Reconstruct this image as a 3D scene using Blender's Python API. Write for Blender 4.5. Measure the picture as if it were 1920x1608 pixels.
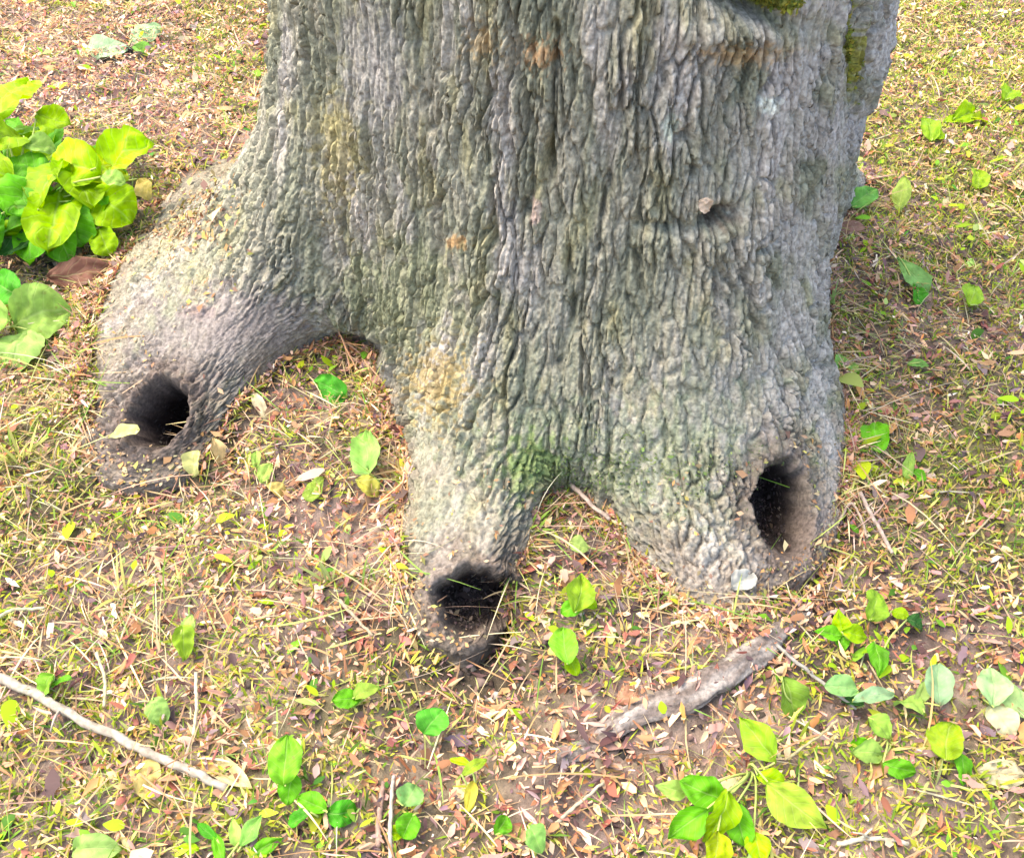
import bpy, math, random
import numpy as np
from mathutils import Vector, Matrix

# ------------------------------------------------------------------ camera, world, sun, exposure
for o in list(bpy.data.objects):
    bpy.data.objects.remove(o)
SC = bpy.context.scene
COL = SC.collection
rng = np.random.default_rng(7)
random.seed(7)

CAMH = 1.10
PITCH = math.radians(45.0)
FPX = 1844.0                      # focal length in photograph pixels (1920 wide)
cam_d = bpy.data.cameras.new('camera')
cam_d.sensor_fit = 'HORIZONTAL'
cam_d.angle = 2 * math.atan(960 / FPX)
cam_d.clip_start = 0.02
cam_d.clip_end = 1000
cam = bpy.data.objects.new('camera', cam_d)
cam.location = (0, 0, CAMH)
cam.rotation_euler = (math.pi / 2 - PITCH, 0, 0)
COL.objects.link(cam)
SC.camera = cam

SUN_EL, SUN_AZ = math.radians(62), math.radians(-72)      # azimuth measured from +Y (away from the camera) towards +X
w = bpy.data.worlds.new('World')
SC.world = w
w.use_nodes = True
nt = w.node_tree
bg = nt.nodes['Background']
sky = nt.nodes.new('ShaderNodeTexSky')
sky.sky_type = 'NISHITA'
sky.sun_disc = False
sky.sun_elevation = SUN_EL
sky.sun_rotation = SUN_AZ
sky.air_density = 1.0
sky.dust_density = 2.5
nt.links.new(sky.outputs[0], bg.inputs[0])
bg.inputs[1].default_value = 0.15

sd = bpy.data.lights.new('sun', 'SUN')
sd.energy = 1.5
sd.angle = math.radians(60)
sd.color = (1.0, 0.95, 0.86)
sun = bpy.data.objects.new('sun', sd)
sdir = Vector((math.sin(SUN_AZ) * math.cos(SUN_EL), math.cos(SUN_AZ) * math.cos(SUN_EL), math.sin(SUN_EL)))
sun.rotation_euler = sdir.to_track_quat('Z', 'Y').to_euler()
sun.location = sdir * 20
COL.objects.link(sun)

vs = SC.view_settings
vs.view_transform = 'Standard'
vs.look = 'None'
vs.gamma = 1.0
vs.exposure = 2.3
vs.use_white_balance = True
vs.white_balance_temperature = 7500
vs.white_balance_tint = 6

# ------------------------------------------------------------------ numeric helpers
S = CAMH / 1.4
cp, sp = math.cos(PITCH), math.sin(PITCH)

def project(P):
    """world points (n,3) -> photograph pixels and depth"""
    x = P[..., 0]; y = P[..., 1]; z = P[..., 2] - CAMH
    depth = y * cp - z * sp
    up = y * sp + z * cp
    return 960 + FPX * x / depth, 804 - FPX * up / depth, depth

def G(px, py, z=0.0):
    """the point at height z seen at a photograph pixel"""
    a = (px - 960) / FPX; b = (804 - py) / FPX
    d = np.array([a, cp + b * sp, -sp + b * cp])
    t = (z - CAMH) / d[2]
    return np.array([0, 0, CAMH]) + d * t

def gdepth(px, py, z=0.0):
    return project(G(px, py, z)[None])[2][0]

_perm = np.random.default_rng(11).permutation(512).astype(np.int64)
_perm = np.concatenate([_perm, _perm, _perm])
_g2 = np.stack([np.cos(np.arange(512) * 2.399963), np.sin(np.arange(512) * 2.399963)], 1)

def pn(x, y, seed=0):
    """2D gradient noise, about -0.8..0.8"""
    x = np.asarray(x, float) + seed * 37.17; y = np.asarray(y, float) + seed * 91.73
    xi = np.floor(x).astype(np.int64); yi = np.floor(y).astype(np.int64)
    xf = x - xi; yf = y - yi
    u = xf * xf * xf * (xf * (xf * 6 - 15) + 10); v = yf * yf * yf * (yf * (yf * 6 - 15) + 10)
    def g(i, j, dx, dy):
        h = _perm[(_perm[(xi + i) & 511] + yi + j) & 511]
        gg = _g2[h]
        return gg[..., 0] * dx + gg[..., 1] * dy
    a = g(0, 0, xf, yf); b = g(1, 0, xf - 1, yf); c = g(0, 1, xf, yf - 1); d = g(1, 1, xf - 1, yf - 1)
    return (a + u * (b - a)) * (1 - v) + (c + u * (d - c)) * v

def fbm(x, y, seed=0, oct=4, gain=.5):
    s = 0; amp = 1; f = 1
    for k in range(oct):
        s = s + amp * pn(x * f, y * f, seed + k); amp *= gain; f *= 2.03
    return s

def sstep(a, b, x):
    t = np.clip((x - a) / (b - a), 0, 1)
    return t * t * (3 - 2 * t)

def seg_dist(x, y, pl):
    d = np.full(np.shape(x), 1e9)
    for a, b in zip(pl[:-1], pl[1:]):
        ab = b - a
        t = np.clip(((x - a[0]) * ab[0] + (y - a[1]) * ab[1]) / (ab @ ab), 0, 1)
        d = np.minimum(d, np.hypot(x - a[0] - t * ab[0], y - a[1] - t * ab[1]))
    return d

# ------------------------------------------------------------------ materials
def newmat(name):
    m = bpy.data.materials.new(name)
    m.use_nodes = True
    n = m.node_tree.nodes
    return m, m.node_tree, n['Principled BSDF'], n['Material Output']

def attr_material(name, rough=.85, transl=0.0, spec=.25, bump=None, noise=None):
    """colour from the 'col' attribute with a little fine variation"""
    m, t, p, out = newmat(name)
    a = t.nodes.new('ShaderNodeAttribute'); a.attribute_name = 'col'
    src = a.outputs['Color']
    if noise:
        tc = t.nodes.new('ShaderNodeTexCoord')
        nz = t.nodes.new('ShaderNodeTexNoise'); nz.inputs['Scale'].default_value = noise[0]; nz.inputs['Detail'].default_value = 5
        t.links.new(tc.outputs['Object'], nz.inputs['Vector'])
        mr = t.nodes.new('ShaderNodeMapRange'); mr.inputs[1].default_value = .3; mr.inputs[2].default_value = .7
        mr.inputs[3].default_value = 1 - noise[1]; mr.inputs[4].default_value = 1 + noise[1]
        t.links.new(nz.outputs['Fac'], mr.inputs[0])
        mx = t.nodes.new('ShaderNodeVectorMath'); mx.operation = 'SCALE'
        t.links.new(src, mx.inputs[0]); t.links.new(mr.outputs[0], mx.inputs['Scale'])
        src = mx.outputs[0]
    t.links.new(src, p.inputs['Base Color'])
    p.inputs['Roughness'].default_value = rough
    p.inputs['Specular IOR Level'].default_value = spec
    if bump:
        tc = t.nodes.new('ShaderNodeTexCoord')
        nz = t.nodes.new('ShaderNodeTexNoise'); nz.inputs['Scale'].default_value = bump[0]; nz.inputs['Detail'].default_value = 6
        nz.inputs['Roughness'].default_value = .65
        t.links.new(tc.outputs['Object'], nz.inputs['Vector'])
        b = t.nodes.new('ShaderNodeBump'); b.inputs['Strength'].default_value = bump[1]; b.inputs['Distance'].default_value = bump[2]
        t.links.new(nz.outputs['Fac'], b.inputs['Height'])
        t.links.new(b.outputs[0], p.inputs['Normal'])
    if transl > 0:
        tr = t.nodes.new('ShaderNodeBsdfTranslucent')
        t.links.new(src, tr.inputs['Color'])
        ms = t.nodes.new('ShaderNodeMixShader'); ms.inputs[0].default_value = transl
        t.links.new(p.outputs[0], ms.inputs[1]); t.links.new(tr.outputs[0], ms.inputs[2])
        t.links.new(ms.outputs[0], out.inputs[0])
    return m

M_BARK = attr_material('bark', .9, 0, .15, (260, .8, .004), (170, .42))
M_HOLLOW = attr_material('rotten_wood', .95, 0, .1, (120, .8, .006), (70, .3))
M_GRASS = attr_material('grass_blade', .6, .35, .3)
M_MOSS = attr_material('moss_sprig', .75, .3, .2)
M_LITTER = attr_material('dead_leaf_bits', .75, .12, .25)
M_SOILBIT = attr_material('soil_crumb', .95, 0, .15)

def leaf_material():
    m, t, p, out = newmat('leaf')
    oi = t.nodes.new('ShaderNodeObjectInfo')
    uv = t.nodes.new('ShaderNodeUVMap'); uv.uv_map = 'leaf'
    sep = t.nodes.new('ShaderNodeSeparateXYZ'); t.links.new(uv.outputs[0], sep.inputs[0])
    # veins: |v| midrib and side veins slanting forward
    ab = t.nodes.new('ShaderNodeMath'); ab.operation = 'ABSOLUTE'; t.links.new(sep.outputs[1], ab.inputs[0])
    m1 = t.nodes.new('ShaderNodeMath'); m1.operation = 'MULTIPLY_ADD'; t.links.new(ab.outputs[0], m1.inputs[0])
    m1.inputs[1].default_value = -.28; t.links.new(sep.outputs[0], m1.inputs[2])
    m2 = t.nodes.new('ShaderNodeMath'); m2.operation = 'MULTIPLY'; m2.inputs[1].default_value = 44; t.links.new(m1.outputs[0], m2.inputs[0])
    sn = t.nodes.new('ShaderNodeMath'); sn.operation = 'COSINE'; t.links.new(m2.outputs[0], sn.inputs[0])
    side = t.nodes.new('ShaderNodeMapRange'); side.inputs[1].default_value = .86; side.inputs[2].default_value = 1.0
    t.links.new(sn.outputs[0], side.inputs[0])
    mid = t.nodes.new('ShaderNodeMapRange'); mid.inputs[1].default_value = .07; mid.inputs[2].default_value = .02
    t.links.new(ab.outputs[0], mid.inputs[0])
    vein = t.nodes.new('ShaderNodeMath'); vein.operation = 'MAXIMUM'
    hs = t.nodes.new('ShaderNodeMath'); hs.operation = 'MULTIPLY'; hs.inputs[1].default_value = .55
    t.links.new(side.outputs[0], hs.inputs[0]); t.links.new(hs.outputs[0], vein.inputs[0]); t.links.new(mid.outputs[0], vein.inputs[1])
    tc = t.nodes.new('ShaderNodeTexCoord')
    nz = t.nodes.new('ShaderNodeTexNoise'); nz.inputs['Scale'].default_value = 55; nz.inputs['Detail'].default_value = 5
    t.links.new(tc.outputs['Object'], nz.inputs['Vector'])
    mr = t.nodes.new('ShaderNodeMapRange'); mr.inputs[1].default_value = .3; mr.inputs[2].default_value = .7
    mr.inputs[3].default_value = .68; mr.inputs[4].default_value = 1.25
    t.links.new(nz.outputs['Fac'], mr.inputs[0])
    sc = t.nodes.new('ShaderNodeVectorMath'); sc.operation = 'SCALE'
    t.links.new(oi.outputs['Color'], sc.inputs[0]); t.links.new(mr.outputs[0], sc.inputs['Scale'])
    # brown blemishes
    n2 = t.nodes.new('ShaderNodeTexNoise'); n2.inputs['Scale'].default_value = 75; n2.inputs['Detail'].default_value = 3
    t.links.new(tc.outputs['Object'], n2.inputs['Vector'])
    bl = t.nodes.new('ShaderNodeMapRange'); bl.inputs[1].default_value = .67; bl.inputs[2].default_value = .75; bl.inputs[4].default_value = .5
    t.links.new(n2.outputs['Fac'], bl.inputs[0])
    mb = t.nodes.new('ShaderNodeMix'); mb.data_type = 'RGBA'
    t.links.new(bl.outputs[0], mb.inputs[0]); t.links.new(sc.outputs[0], mb.inputs[6]); mb.inputs[7].default_value = (.22, .13, .05, 1)
    mv = t.nodes.new('ShaderNodeMix'); mv.data_type = 'RGBA'
    vf = t.nodes.new('ShaderNodeMath'); vf.operation = 'MULTIPLY'; vf.inputs[1].default_value = .16; t.links.new(vein.outputs[0], vf.inputs[0])
    t.links.new(vf.outputs[0], mv.inputs[0]); t.links.new(mb.outputs[2], mv.inputs[6]); mv.inputs[7].default_value = (.55, .62, .3, 1)
    t.links.new(mv.outputs[2], p.inputs['Base Color'])
    p.inputs['Roughness'].default_value = .55
    p.inputs['Specular IOR Level'].default_value = .2
    b = t.nodes.new('ShaderNodeBump'); b.inputs['Strength'].default_value = .5; b.inputs['Distance'].default_value = .0015
    ad = t.nodes.new('ShaderNodeMath'); ad.operation = 'SUBTRACT'; t.links.new(nz.outputs['Fac'], ad.inputs[0]); t.links.new(vein.outputs[0], ad.inputs[1])
    t.links.new(ad.outputs[0], b.inputs['Height']); t.links.new(b.outputs[0], p.inputs['Normal'])
    tr = t.nodes.new('ShaderNodeBsdfTranslucent'); t.links.new(mv.outputs[2], tr.inputs['Color'])
    ms = t.nodes.new('ShaderNodeMixShader'); ms.inputs[0].default_value = .38
    t.links.new(p.outputs[0], ms.inputs[1]); t.links.new(tr.outputs[0], ms.inputs[2]); t.links.new(ms.outputs[0], out.inputs[0])
    return m
M_LEAF = leaf_material()

def obj_color_material(name, rough, nscale, var, bumpd):
    m, t, p, out = newmat(name)
    oi = t.nodes.new('ShaderNodeObjectInfo')
    tc = t.nodes.new('ShaderNodeTexCoord')
    nz = t.nodes.new('ShaderNodeTexNoise'); nz.inputs['Scale'].default_value = nscale; nz.inputs['Detail'].default_value = 6
    t.links.new(tc.outputs['Object'], nz.inputs['Vector'])
    mr = t.nodes.new('ShaderNodeMapRange'); mr.inputs[1].default_value = .3; mr.inputs[2].default_value = .7
    mr.inputs[3].default_value = 1 - var; mr.inputs[4].default_value = 1 + var
    t.links.new(nz.outputs['Fac'], mr.inputs[0])
    sc = t.nodes.new('ShaderNodeVectorMath'); sc.operation = 'SCALE'
    t.links.new(oi.outputs['Color'], sc.inputs[0]); t.links.new(mr.outputs[0], sc.inputs['Scale'])
    t.links.new(sc.outputs[0], p.inputs['Base Color'])
    p.inputs['Roughness'].default_value = rough
    p.inputs['Specular IOR Level'].default_value = .25
    b = t.nodes.new('ShaderNodeBump'); b.inputs['Strength'].default_value = .6; b.inputs['Distance'].default_value = bumpd
    t.links.new(nz.outputs['Fac'], b.inputs['Height']); t.links.new(b.outputs[0], p.inputs['Normal'])
    return m
M_TWIG = obj_color_material('twig_bark', .85, 120, .35, .002)
M_STEM = obj_color_material('plant_stem', .6, 90, .2, .0006)
M_STONE = obj_color_material('pale_stone', .85, 60, .2, .002)

# ------------------------------------------------------------------ mesh builders
def mesh_obj(name, V, F, mat, parent=None, col=None, smooth=True, uv=None):
    """V (n,3), F (m,k) with one k; col (n,3) point colours"""
    V = np.ascontiguousarray(V, dtype=np.float32); F = np.ascontiguousarray(F, dtype=np.int32)
    me = bpy.data.meshes.new(name)
    me.vertices.add(len(V)); me.vertices.foreach_set('co', V.ravel())
    k = F.shape[1]
    me.loops.add(F.size); me.loops.foreach_set('vertex_index', F.ravel())
    me.polygons.add(len(F)); me.polygons.foreach_set('loop_start', np.arange(0, F.size, k, dtype=np.int32))
    if smooth:
        me.polygons.foreach_set('use_smooth', np.ones(len(F), dtype=bool))
    me.update(calc_edges=True)
    if col is not None:
        a = me.attributes.new('col', 'FLOAT_COLOR', 'POINT')
        c4 = np.ones((len(V), 4), np.float32); c4[:, :3] = np.clip(col, 0.004, .9)
        a.data.foreach_set('color', c4.ravel())
    if uv is not None:
        l = me.uv_layers.new(name='leaf')
        l.data.foreach_set('uv', np.ascontiguousarray(uv[F.ravel()], dtype=np.float32).ravel())
    me.materials.append(mat)
    o = bpy.data.objects.new(name, me)
    COL.objects.link(o)
    if parent is not None:
        o.parent = parent
        o.matrix_parent_inverse = Matrix.Translation(parent.location).inverted()
    return o

def empty(name, loc):
    e = bpy.data.objects.new(name, None)
    e.location = Vector(loc)
    e.empty_display_size = .05
    COL.objects.link(e)
    return e

def tag(o, label=None, cat=None, group=None, kind=None):
    if label: o['label'] = label
    if cat: o['category'] = cat
    if group: o['group'] = group
    if kind: o['kind'] = kind
    return o

def tube(points, radii, sides=8, wob=.12, seed=0):
    P = np.array(points, float); n = len(P)
    r = np.interp(np.linspace(0, 1, n), np.linspace(0, 1, len(radii)), radii)
    T = np.gradient(P, axis=0); T /= np.linalg.norm(T, axis=1)[:, None]
    ref = np.array([0, 0, 1.]) if abs(T[0, 2]) < .8 else np.array([1., 0, 0])
    A = np.cross(T, ref); A /= np.linalg.norm(A, axis=1)[:, None]
    B = np.cross(T, A)
    ang = np.arange(sides) * 2 * np.pi / sides
    rr = r[:, None] * (1 + wob * pn(np.arange(n)[:, None] * .7 + 0 * ang, ang[None] * 1.3 + 0 * r[:, None], seed) * 2)
    V = P[:, None] + rr[..., None] * (np.cos(ang)[None, :, None] * A[:, None] + np.sin(ang)[None, :, None] * B[:, None])
    V = V.reshape(-1, 3)
    i = np.arange(n - 1)[:, None]; j = np.arange(sides)[None]
    F = np.stack([i * sides + j, i * sides + (j + 1) % sides, (i + 1) * sides + (j + 1) % sides, (i + 1) * sides + j], -1).reshape(-1, 4)
    V = np.vstack([V, P[0] - T[0] * r[0] * .5, P[-1] + T[-1] * r[-1] * .5])
    a, b = len(V) - 2, len(V) - 1
    jj = np.arange(sides); k = (jj + 1) % sides
    F = np.vstack([F, np.stack([k, jj, np.full(sides, a), np.full(sides, a)], 1), np.stack([(n - 1) * sides + jj, (n - 1) * sides + k, np.full(sides, b), np.full(sides, b)], 1)])
    return V, F

def tube_tri(V, F):
    """quads (some collapsed) to triangles"""
    T = np.vstack([F[:, [0, 1, 2]], F[F[:, 2] != F[:, 3]][:, [0, 2, 3]]])
    return V, T

def curve_pts(pts, n):
    """Catmull-Rom through pts"""
    P = np.array(pts, float)
    P = np.vstack([2 * P[0] - P[1], P, 2 * P[-1] - P[-2]])
    out = []
    m = len(P) - 3
    for t in np.linspace(0, m - 1e-6, n):
        i = int(t); u = t - i
        a, b, c, d = P[i:i + 4]
        out.append(.5 * ((2 * b) + (-a + c) * u + (2 * a - 5 * b + 4 * c - d) * u * u + (-a + 3 * b - 3 * c + d) * u ** 3))
    return np.array(out)

# ------------------------------------------------------------------ tree base: polar surface about its axis
CX, CY = 0.13 * S, 1.85 * S
CONTOUR = [(1630, 345), (1595, 400), (1538, 450), (1522, 520), (1535, 600), (1562, 700), (1590, 790), (1600, 860), (1585, 950), (1545, 1040), (1500, 1085),
           (1445, 1100), (1415, 1150), (1370, 1175), (1290, 1160), (1225, 1090), (1165, 1020), (1110, 960), (1060, 930), (1005, 955), (975, 1010), (975, 1110), (960, 1190),
           (900, 1222), (810, 1205), (740, 1140), (728, 1050), (752, 960), (762, 900), (750, 830), (722, 740), (700, 672),
           (650, 655), (590, 668), (520, 715), (455, 780), (400, 845), (335, 895), (255, 910), (185, 900), (145, 850), (130, 770), (140, 680), (165, 590), (205, 500), (285, 400), (375, 305), (440, 235)]
cw = np.array([G(a, b)[:2] for a, b in CONTOUR])
cth = np.arctan2(cw[:, 1] - CY, cw[:, 0] - CX); crad = np.hypot(cw[:, 0] - CX, cw[:, 1] - CY)
def swirl(th, r):
    """the left root bends forward as it runs out"""
    d = ((th + math.pi * 1.5) % (2 * math.pi)) - math.pi * 1.5           # -270deg .. 90deg
    return math.radians(22) * sstep(.42, .82, r) * sstep(-128, -140, np.degrees(d)) * sstep(-255, -225, np.degrees(d))
cth = np.where(cth > math.radians(60), cth - 2 * math.pi, cth)      # -200deg .. 40deg
cth = cth - swirl(cth, crad)
o_ = np.argsort(-cth)
cth, crad = cth[o_], crad[o_]
back_t = np.radians([55, 80, 100, 112, 125]); back_r = np.array([.58, .5, .48, .5, .54])
allt = np.concatenate([cth, back_t]); allr = np.concatenate([crad, back_r])
_tt = np.linspace(-math.pi, math.pi, 2881)
_oo = np.argsort((allt + math.pi) % (2 * math.pi) - math.pi)
_rb = np.interp(_tt, ((allt + math.pi) % (2 * math.pi) - math.pi)[_oo], allr[_oo], period=2 * math.pi)
_k = np.exp(-np.linspace(-2.2, 2.2, 41) ** 2); _k /= _k.sum()
_rb = np.convolve(np.concatenate([_rb[-61:-1], _rb, _rb[1:61]]), _k, 'same')[60:-60]

_dt = _tt[1] - _tt[0]
def _smooth(a, deg):
    n = int(math.radians(deg) * 2.5 / _dt)
    k = np.exp(-np.linspace(-2.5, 2.5, 2 * n + 1) ** 2 / 2); k /= k.sum()
    b = np.concatenate([a[-n - 1:-1], a, a[1:n + 1]])
    return np.convolve(b, k, 'valid')
_fw = sstep(-126, -112, np.degrees(_tt)) * sstep(-25, -45, np.degrees(_tt))
_rs = _smooth(_rb, 11) * _fw + _smooth(_rb, 5) * (1 - _fw)
_rs = _smooth(_rs, 2)
def Rs(th):
    return np.interp((th + math.pi) % (2 * math.pi) - math.pi, _tt, _rs)
def Rb(th):
    return np.interp((th + math.pi) % (2 * math.pi) - math.pi, _tt, _rb)

def ang_gauss(th, deg, wid):
    d = (th - math.radians(deg) + math.pi) % (2 * math.pi) - math.pi
    return np.exp(-(d / math.radians(wid)) ** 2)

def Rt(th):
    r = .375 + .012 * np.cos(2 * th + .6) + .010 * np.cos(3 * th + 1.1)
    r = r + .125 * ang_gauss(th, 16, 22) - .035 * ang_gauss(th, -14, 7) + .012 * ang_gauss(th, -160, 24) - .012 * ang_gauss(th, -122, 9) + .012 * ang_gauss(th, -85, 14)
    return r

def surf(th, z):
    rt, rb = Rt(th), Rb(th)
    up_ = sstep(.0, .12, z)
    ex = rb * (1 - up_) + Rs(th) * up_ - rt
    h = .15 + .11 * ang_gauss(th, -55, 30) + .03 * ang_gauss(th, -160, 25) + .13 * ang_gauss(th, -202, 20) + .60 * ang_gauss(th, 27, 19)
    zz = np.maximum(z, 0)
    h = h * 1.5
    f = 1 / (1 + zz / h * 1.9 + (zz / h) ** 2)
    taper = 1 - .05 * np.clip(z, 0, 3)
    r = rt * taper + ex * f
    r = r + np.where(z < 0, -z * .25, 0)
    return r

ZMAX, ZMIN = 1.55, -.14
th_front = np.radians(np.linspace(-215, 42, 1020))
th_back = np.radians(np.linspace(42, 145, 90)[1:-1])
TH = np.concatenate([th_front, th_back]); NT = len(TH)
zr = np.concatenate([np.linspace(ZMIN, 0, 20)[:-1], .78 * np.linspace(0, 1, 440) ** 1.55, np.linspace(.78, ZMAX, 40)[1:]])
NZ = len(zr)
TT, ZZ = np.meshgrid(TH, zr)
R0 = surf(TT, ZZ)
# large lumps
R0 = R0 + .010 * fbm(TT * 3.2, ZZ * 4, 3, 3) * sstep(-.02, .1, ZZ)

def polar_xyz(R):
    A = TT + swirl(TT, R)
    return np.stack([CX + R * np.cos(A), CY + R * np.sin(A), ZZ + 0 * R], -1)

P0 = polar_xyz(R0)
def normals(P):
    du = np.gradient(P, axis=1); dv = np.gradient(P, axis=0)
    n = np.cross(du, dv)
    return n / (np.linalg.norm(n, axis=2, keepdims=True) + 1e-9)
N0 = normals(P0)
# flow-line length and local width scale
ds = np.linalg.norm(np.diff(P0, axis=0, prepend=P0[:1]), axis=2)
SL = np.cumsum(ds, axis=0); SL = SL[-1:] - SL        # measured downwards from the top
dwid = np.linalg.norm(np.gradient(P0, axis=1), axis=2) / np.abs(np.gradient(TH))[None]
LW = np.log2(np.maximum(dwid, .2) / .42)
rootness = sstep(.05, .30, R0 - Rt(TT))
PXg, PYg, DPg = project(P0)

def on_tree(px, py):
    """grid index of the tree surface seen at a pixel"""
    d2 = (PXg - px) ** 2 + (PYg - py) ** 2
    ok = (d2 < 81) & (((P0 - np.array([0, 0, CAMH])) * N0).sum(2) < 0)
    if not ok.any():
        i = np.argmin(d2); return np.unravel_index(i, d2.shape)
    dd = np.where(ok, DPg * 1e4 + d2 * .01, 1e12)
    dmin = dd.min()
    near = np.where(dd < dmin + 600, d2, 1e12)
    return np.unravel_index(np.argmin(near), d2.shape)

def bark_noise(freq, stretch, seed):
    """anastomosing furrows running along the flow lines, spacing kept as the surface widens"""
    out = 0
    wsum = 0
    arc = TT * .42
    warp = .010 * fbm(arc / .06, SL / .11, seed + 20, 3)
    out = np.zeros_like(TT); wsum = np.zeros_like(TT)
    for k in (-1, 0, 1, 2):
        wk = np.clip(1 - np.abs(LW - k), 0, 1)
        wk = sstep(.25, .75, wk)
        q = wk > 0
        if q.any():
            out[q] += wk[q] * pn((arc + warp)[q] * (freq * 2.0 ** k), SL[q] * freq / stretch, seed + k * 5)
            wsum += wk
    return out / np.maximum(wsum, 1e-3)

def cells(x, y, seed):
    """cellular noise: border distance and a random number per cell"""
    xi = np.floor(x).astype(np.int64); yi = np.floor(y).astype(np.int64)
    f1 = np.full(x.shape, 9.); f2 = np.full(x.shape, 9.); idn = np.zeros(x.shape)
    for i in (-1, 0, 1):
        for j in (-1, 0, 1):
            h = _perm[(_perm[(xi + i + seed * 17) & 511] + yi + j + seed * 5) & 511]
            cx_ = xi + i + .5 + .44 * _g2[h, 0]; cy_ = yi + j + .5 + .44 * _g2[(h * 7 + 3) & 511, 1]
            d = np.hypot(x - cx_, y - cy_)
            nearer = d < f1
            f2 = np.where(nearer, f1, np.minimum(f2, d))
            idn = np.where(nearer, h / 511., idn)
            f1 = np.where(nearer, d, f1)
    return f2 - f1, idn
def bark_cells(width, length_top, length_root, seed, warp_a):
    arc = TT * .42
    wp = warp_a * fbm(arc / .045, SL / .09, seed + 40, 3)
    wq = warp_a * 1.5 * fbm(arc / .05 + 7, SL / .07, seed + 44, 3)
    ln = length_top * (1 - rootness) + length_root * rootness
    ln = np.maximum.accumulate(ln[::-1], axis=0)[::-1] * 0 + ln
    b = np.zeros_like(TT); r_ = np.zeros_like(TT)
    kk = np.round(LW + .25 * fbm(TT * 6, SL * 9, seed + 48, 2)).astype(int)
    # row coordinate integrates 1/length so plates shorten smoothly towards the roots
    row = np.cumsum((ds / ln)[::-1], axis=0)[::-1]
    for k in (-1, 0, 1, 2):
        q = kk == k
        if k == -1: q = kk <= -1
        if k == 2: q = kk >= 2
        if q.any():
            b[q], r_[q] = cells((arc + wp)[q] / width * 2.0 ** k, row[q] + wq[q] / .05, seed + k + 2)
    return b, r_
b1, r1 = bark_cells(.0165, .10, .036, 3, .010)
b2, r2 = bark_cells(.0080, .030, .013, 9, .005)
st = 7.5 * (1 - rootness) + 2.6 * rootness
n1 = bark_noise(40, 8.0, 1); n1b = bark_noise(40, 2.6, 2)
n1 = n1 * (1 - rootness * .75) + n1b * rootness * .75
n2 = bark_noise(62, 4.0, 5); n2b = bark_noise(62, 1.6, 6)
n2 = n2 * (1 - rootness * .8) + n2b * rootness * .8
n3 = bark_noise(120, 5.5, 9) * (1 - rootness) + bark_noise(135, 1.6, 10) * rootness
n4 = bark_noise(260, 4.5, 13) * (1 - rootness) + bark_noise(290, 1.5, 14) * rootness
plate = sstep(.02, .20, b1) * (.55 + .75 * r1) + .40 * sstep(.02, .25, b2) * (.4 + r2)
fade = sstep(-.03, .03, ZZ)
calm = 1 - .72 * np.exp(-(((PXg - 430) / 150) ** 2 + ((PYg - 640) / 110) ** 2))     # the smoother left root flank
calm *= 1 - .35 * np.exp(-(((PXg - 700) / 90) ** 2 + ((PYg - 140) / 170) ** 2))
calm *= 1 - .4 * np.exp(-(((PXg - 880) / 110) ** 2 + ((PYg - 1020) / 90) ** 2))
amp = (.0098 - .0018 * rootness) * calm
DISP = amp * (plate - .8) + amp * .45 * (sstep(0, .10, np.abs(n1)) - .7) + amp * .22 * n2 + amp * .28 * n3 + amp * .30 * n4
patchy = .65 + .8 * sstep(-.25, .3, fbm(TT * 4.2, SL * 5, 31, 3))
DISP = DISP * np.clip(patchy, .45, 1.35)

# local features: a torn brow near the top, crevices, side groove
def dent(px, py, sx, sy, depth, ang=0.):
    ca, sa = math.cos(ang), math.sin(ang)
    u = (PXg - px) * ca + (PYg - py) * sa; v = -(PXg - px) * sa + (PYg - py) * ca
    g = np.exp(-(u / sx) ** 2 - (v / sy) ** 2)
    front = (((P0 - np.array([0, 0, CAMH])) * N0).sum(2) < .02)
    return -depth * g * front
DISP = DISP + dent(1400, 12, 75, 20, .05, .35) + dent(1350, 62, 90, 30, -.016) + dent(1345, 408, 30, 15, .06, -.35) + dent(1240, 425, 60, 12, .018, .1) + dent(1335, 450, 90, 34, -.006)
DISP = DISP + dent(1030, 300, 9, 45, .03) + dent(1607, 60, 16, 130, .028, .05) + dent(655, 655, 60, 22, .03, .1) + dent(610, 470, 16, 60, .02, -.35)
DISP = DISP + dent(1660, 150, 40, 160, -.01)
PRE = True

_wx = PXg + 7 * fbm(PYg / 45, PXg / 90, 500, 3)
_dm = (.35 + .65 * sstep(-.15, .2, pn(PYg / 60, PXg / 300, 505))) * (((P0 - np.array([0, 0, CAMH])) * N0).sum(2) < .0)
def fissure(pts, wid, depth):
    d = seg_dist(_wx, PYg, np.array(pts, float))
    return -depth * _dm * np.exp(-(d / wid) ** 2)
for pts in (((868, 60), (890, 210), (925, 330), (935, 450)), ((1045, 40), (1040, 200), (1026, 290), (1060, 420), (1068, 520)), ((1165, 170), (1140, 330), (1120, 470)), ((985, 150), (1000, 260), (990, 400)),
            ((795, 180), (815, 330), (830, 480)), ((575, 90), (600, 300), (650, 500), (700, 620)), ((1215, 330), (1190, 470), (1230, 640)), ((1290, 250), (1300, 330)), ((1420, 470), (1490, 600), (1530, 690)), ((1330, 470), (1410, 600), (1480, 690)),
            ((720, 320), (735, 470), (760, 560)), ((1080, 560), (1050, 680)), ((1180, 560), (1240, 680)), ((880, 560), (850, 650))):
    DISP = DISP + fissure(pts, 7, .014)

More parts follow.
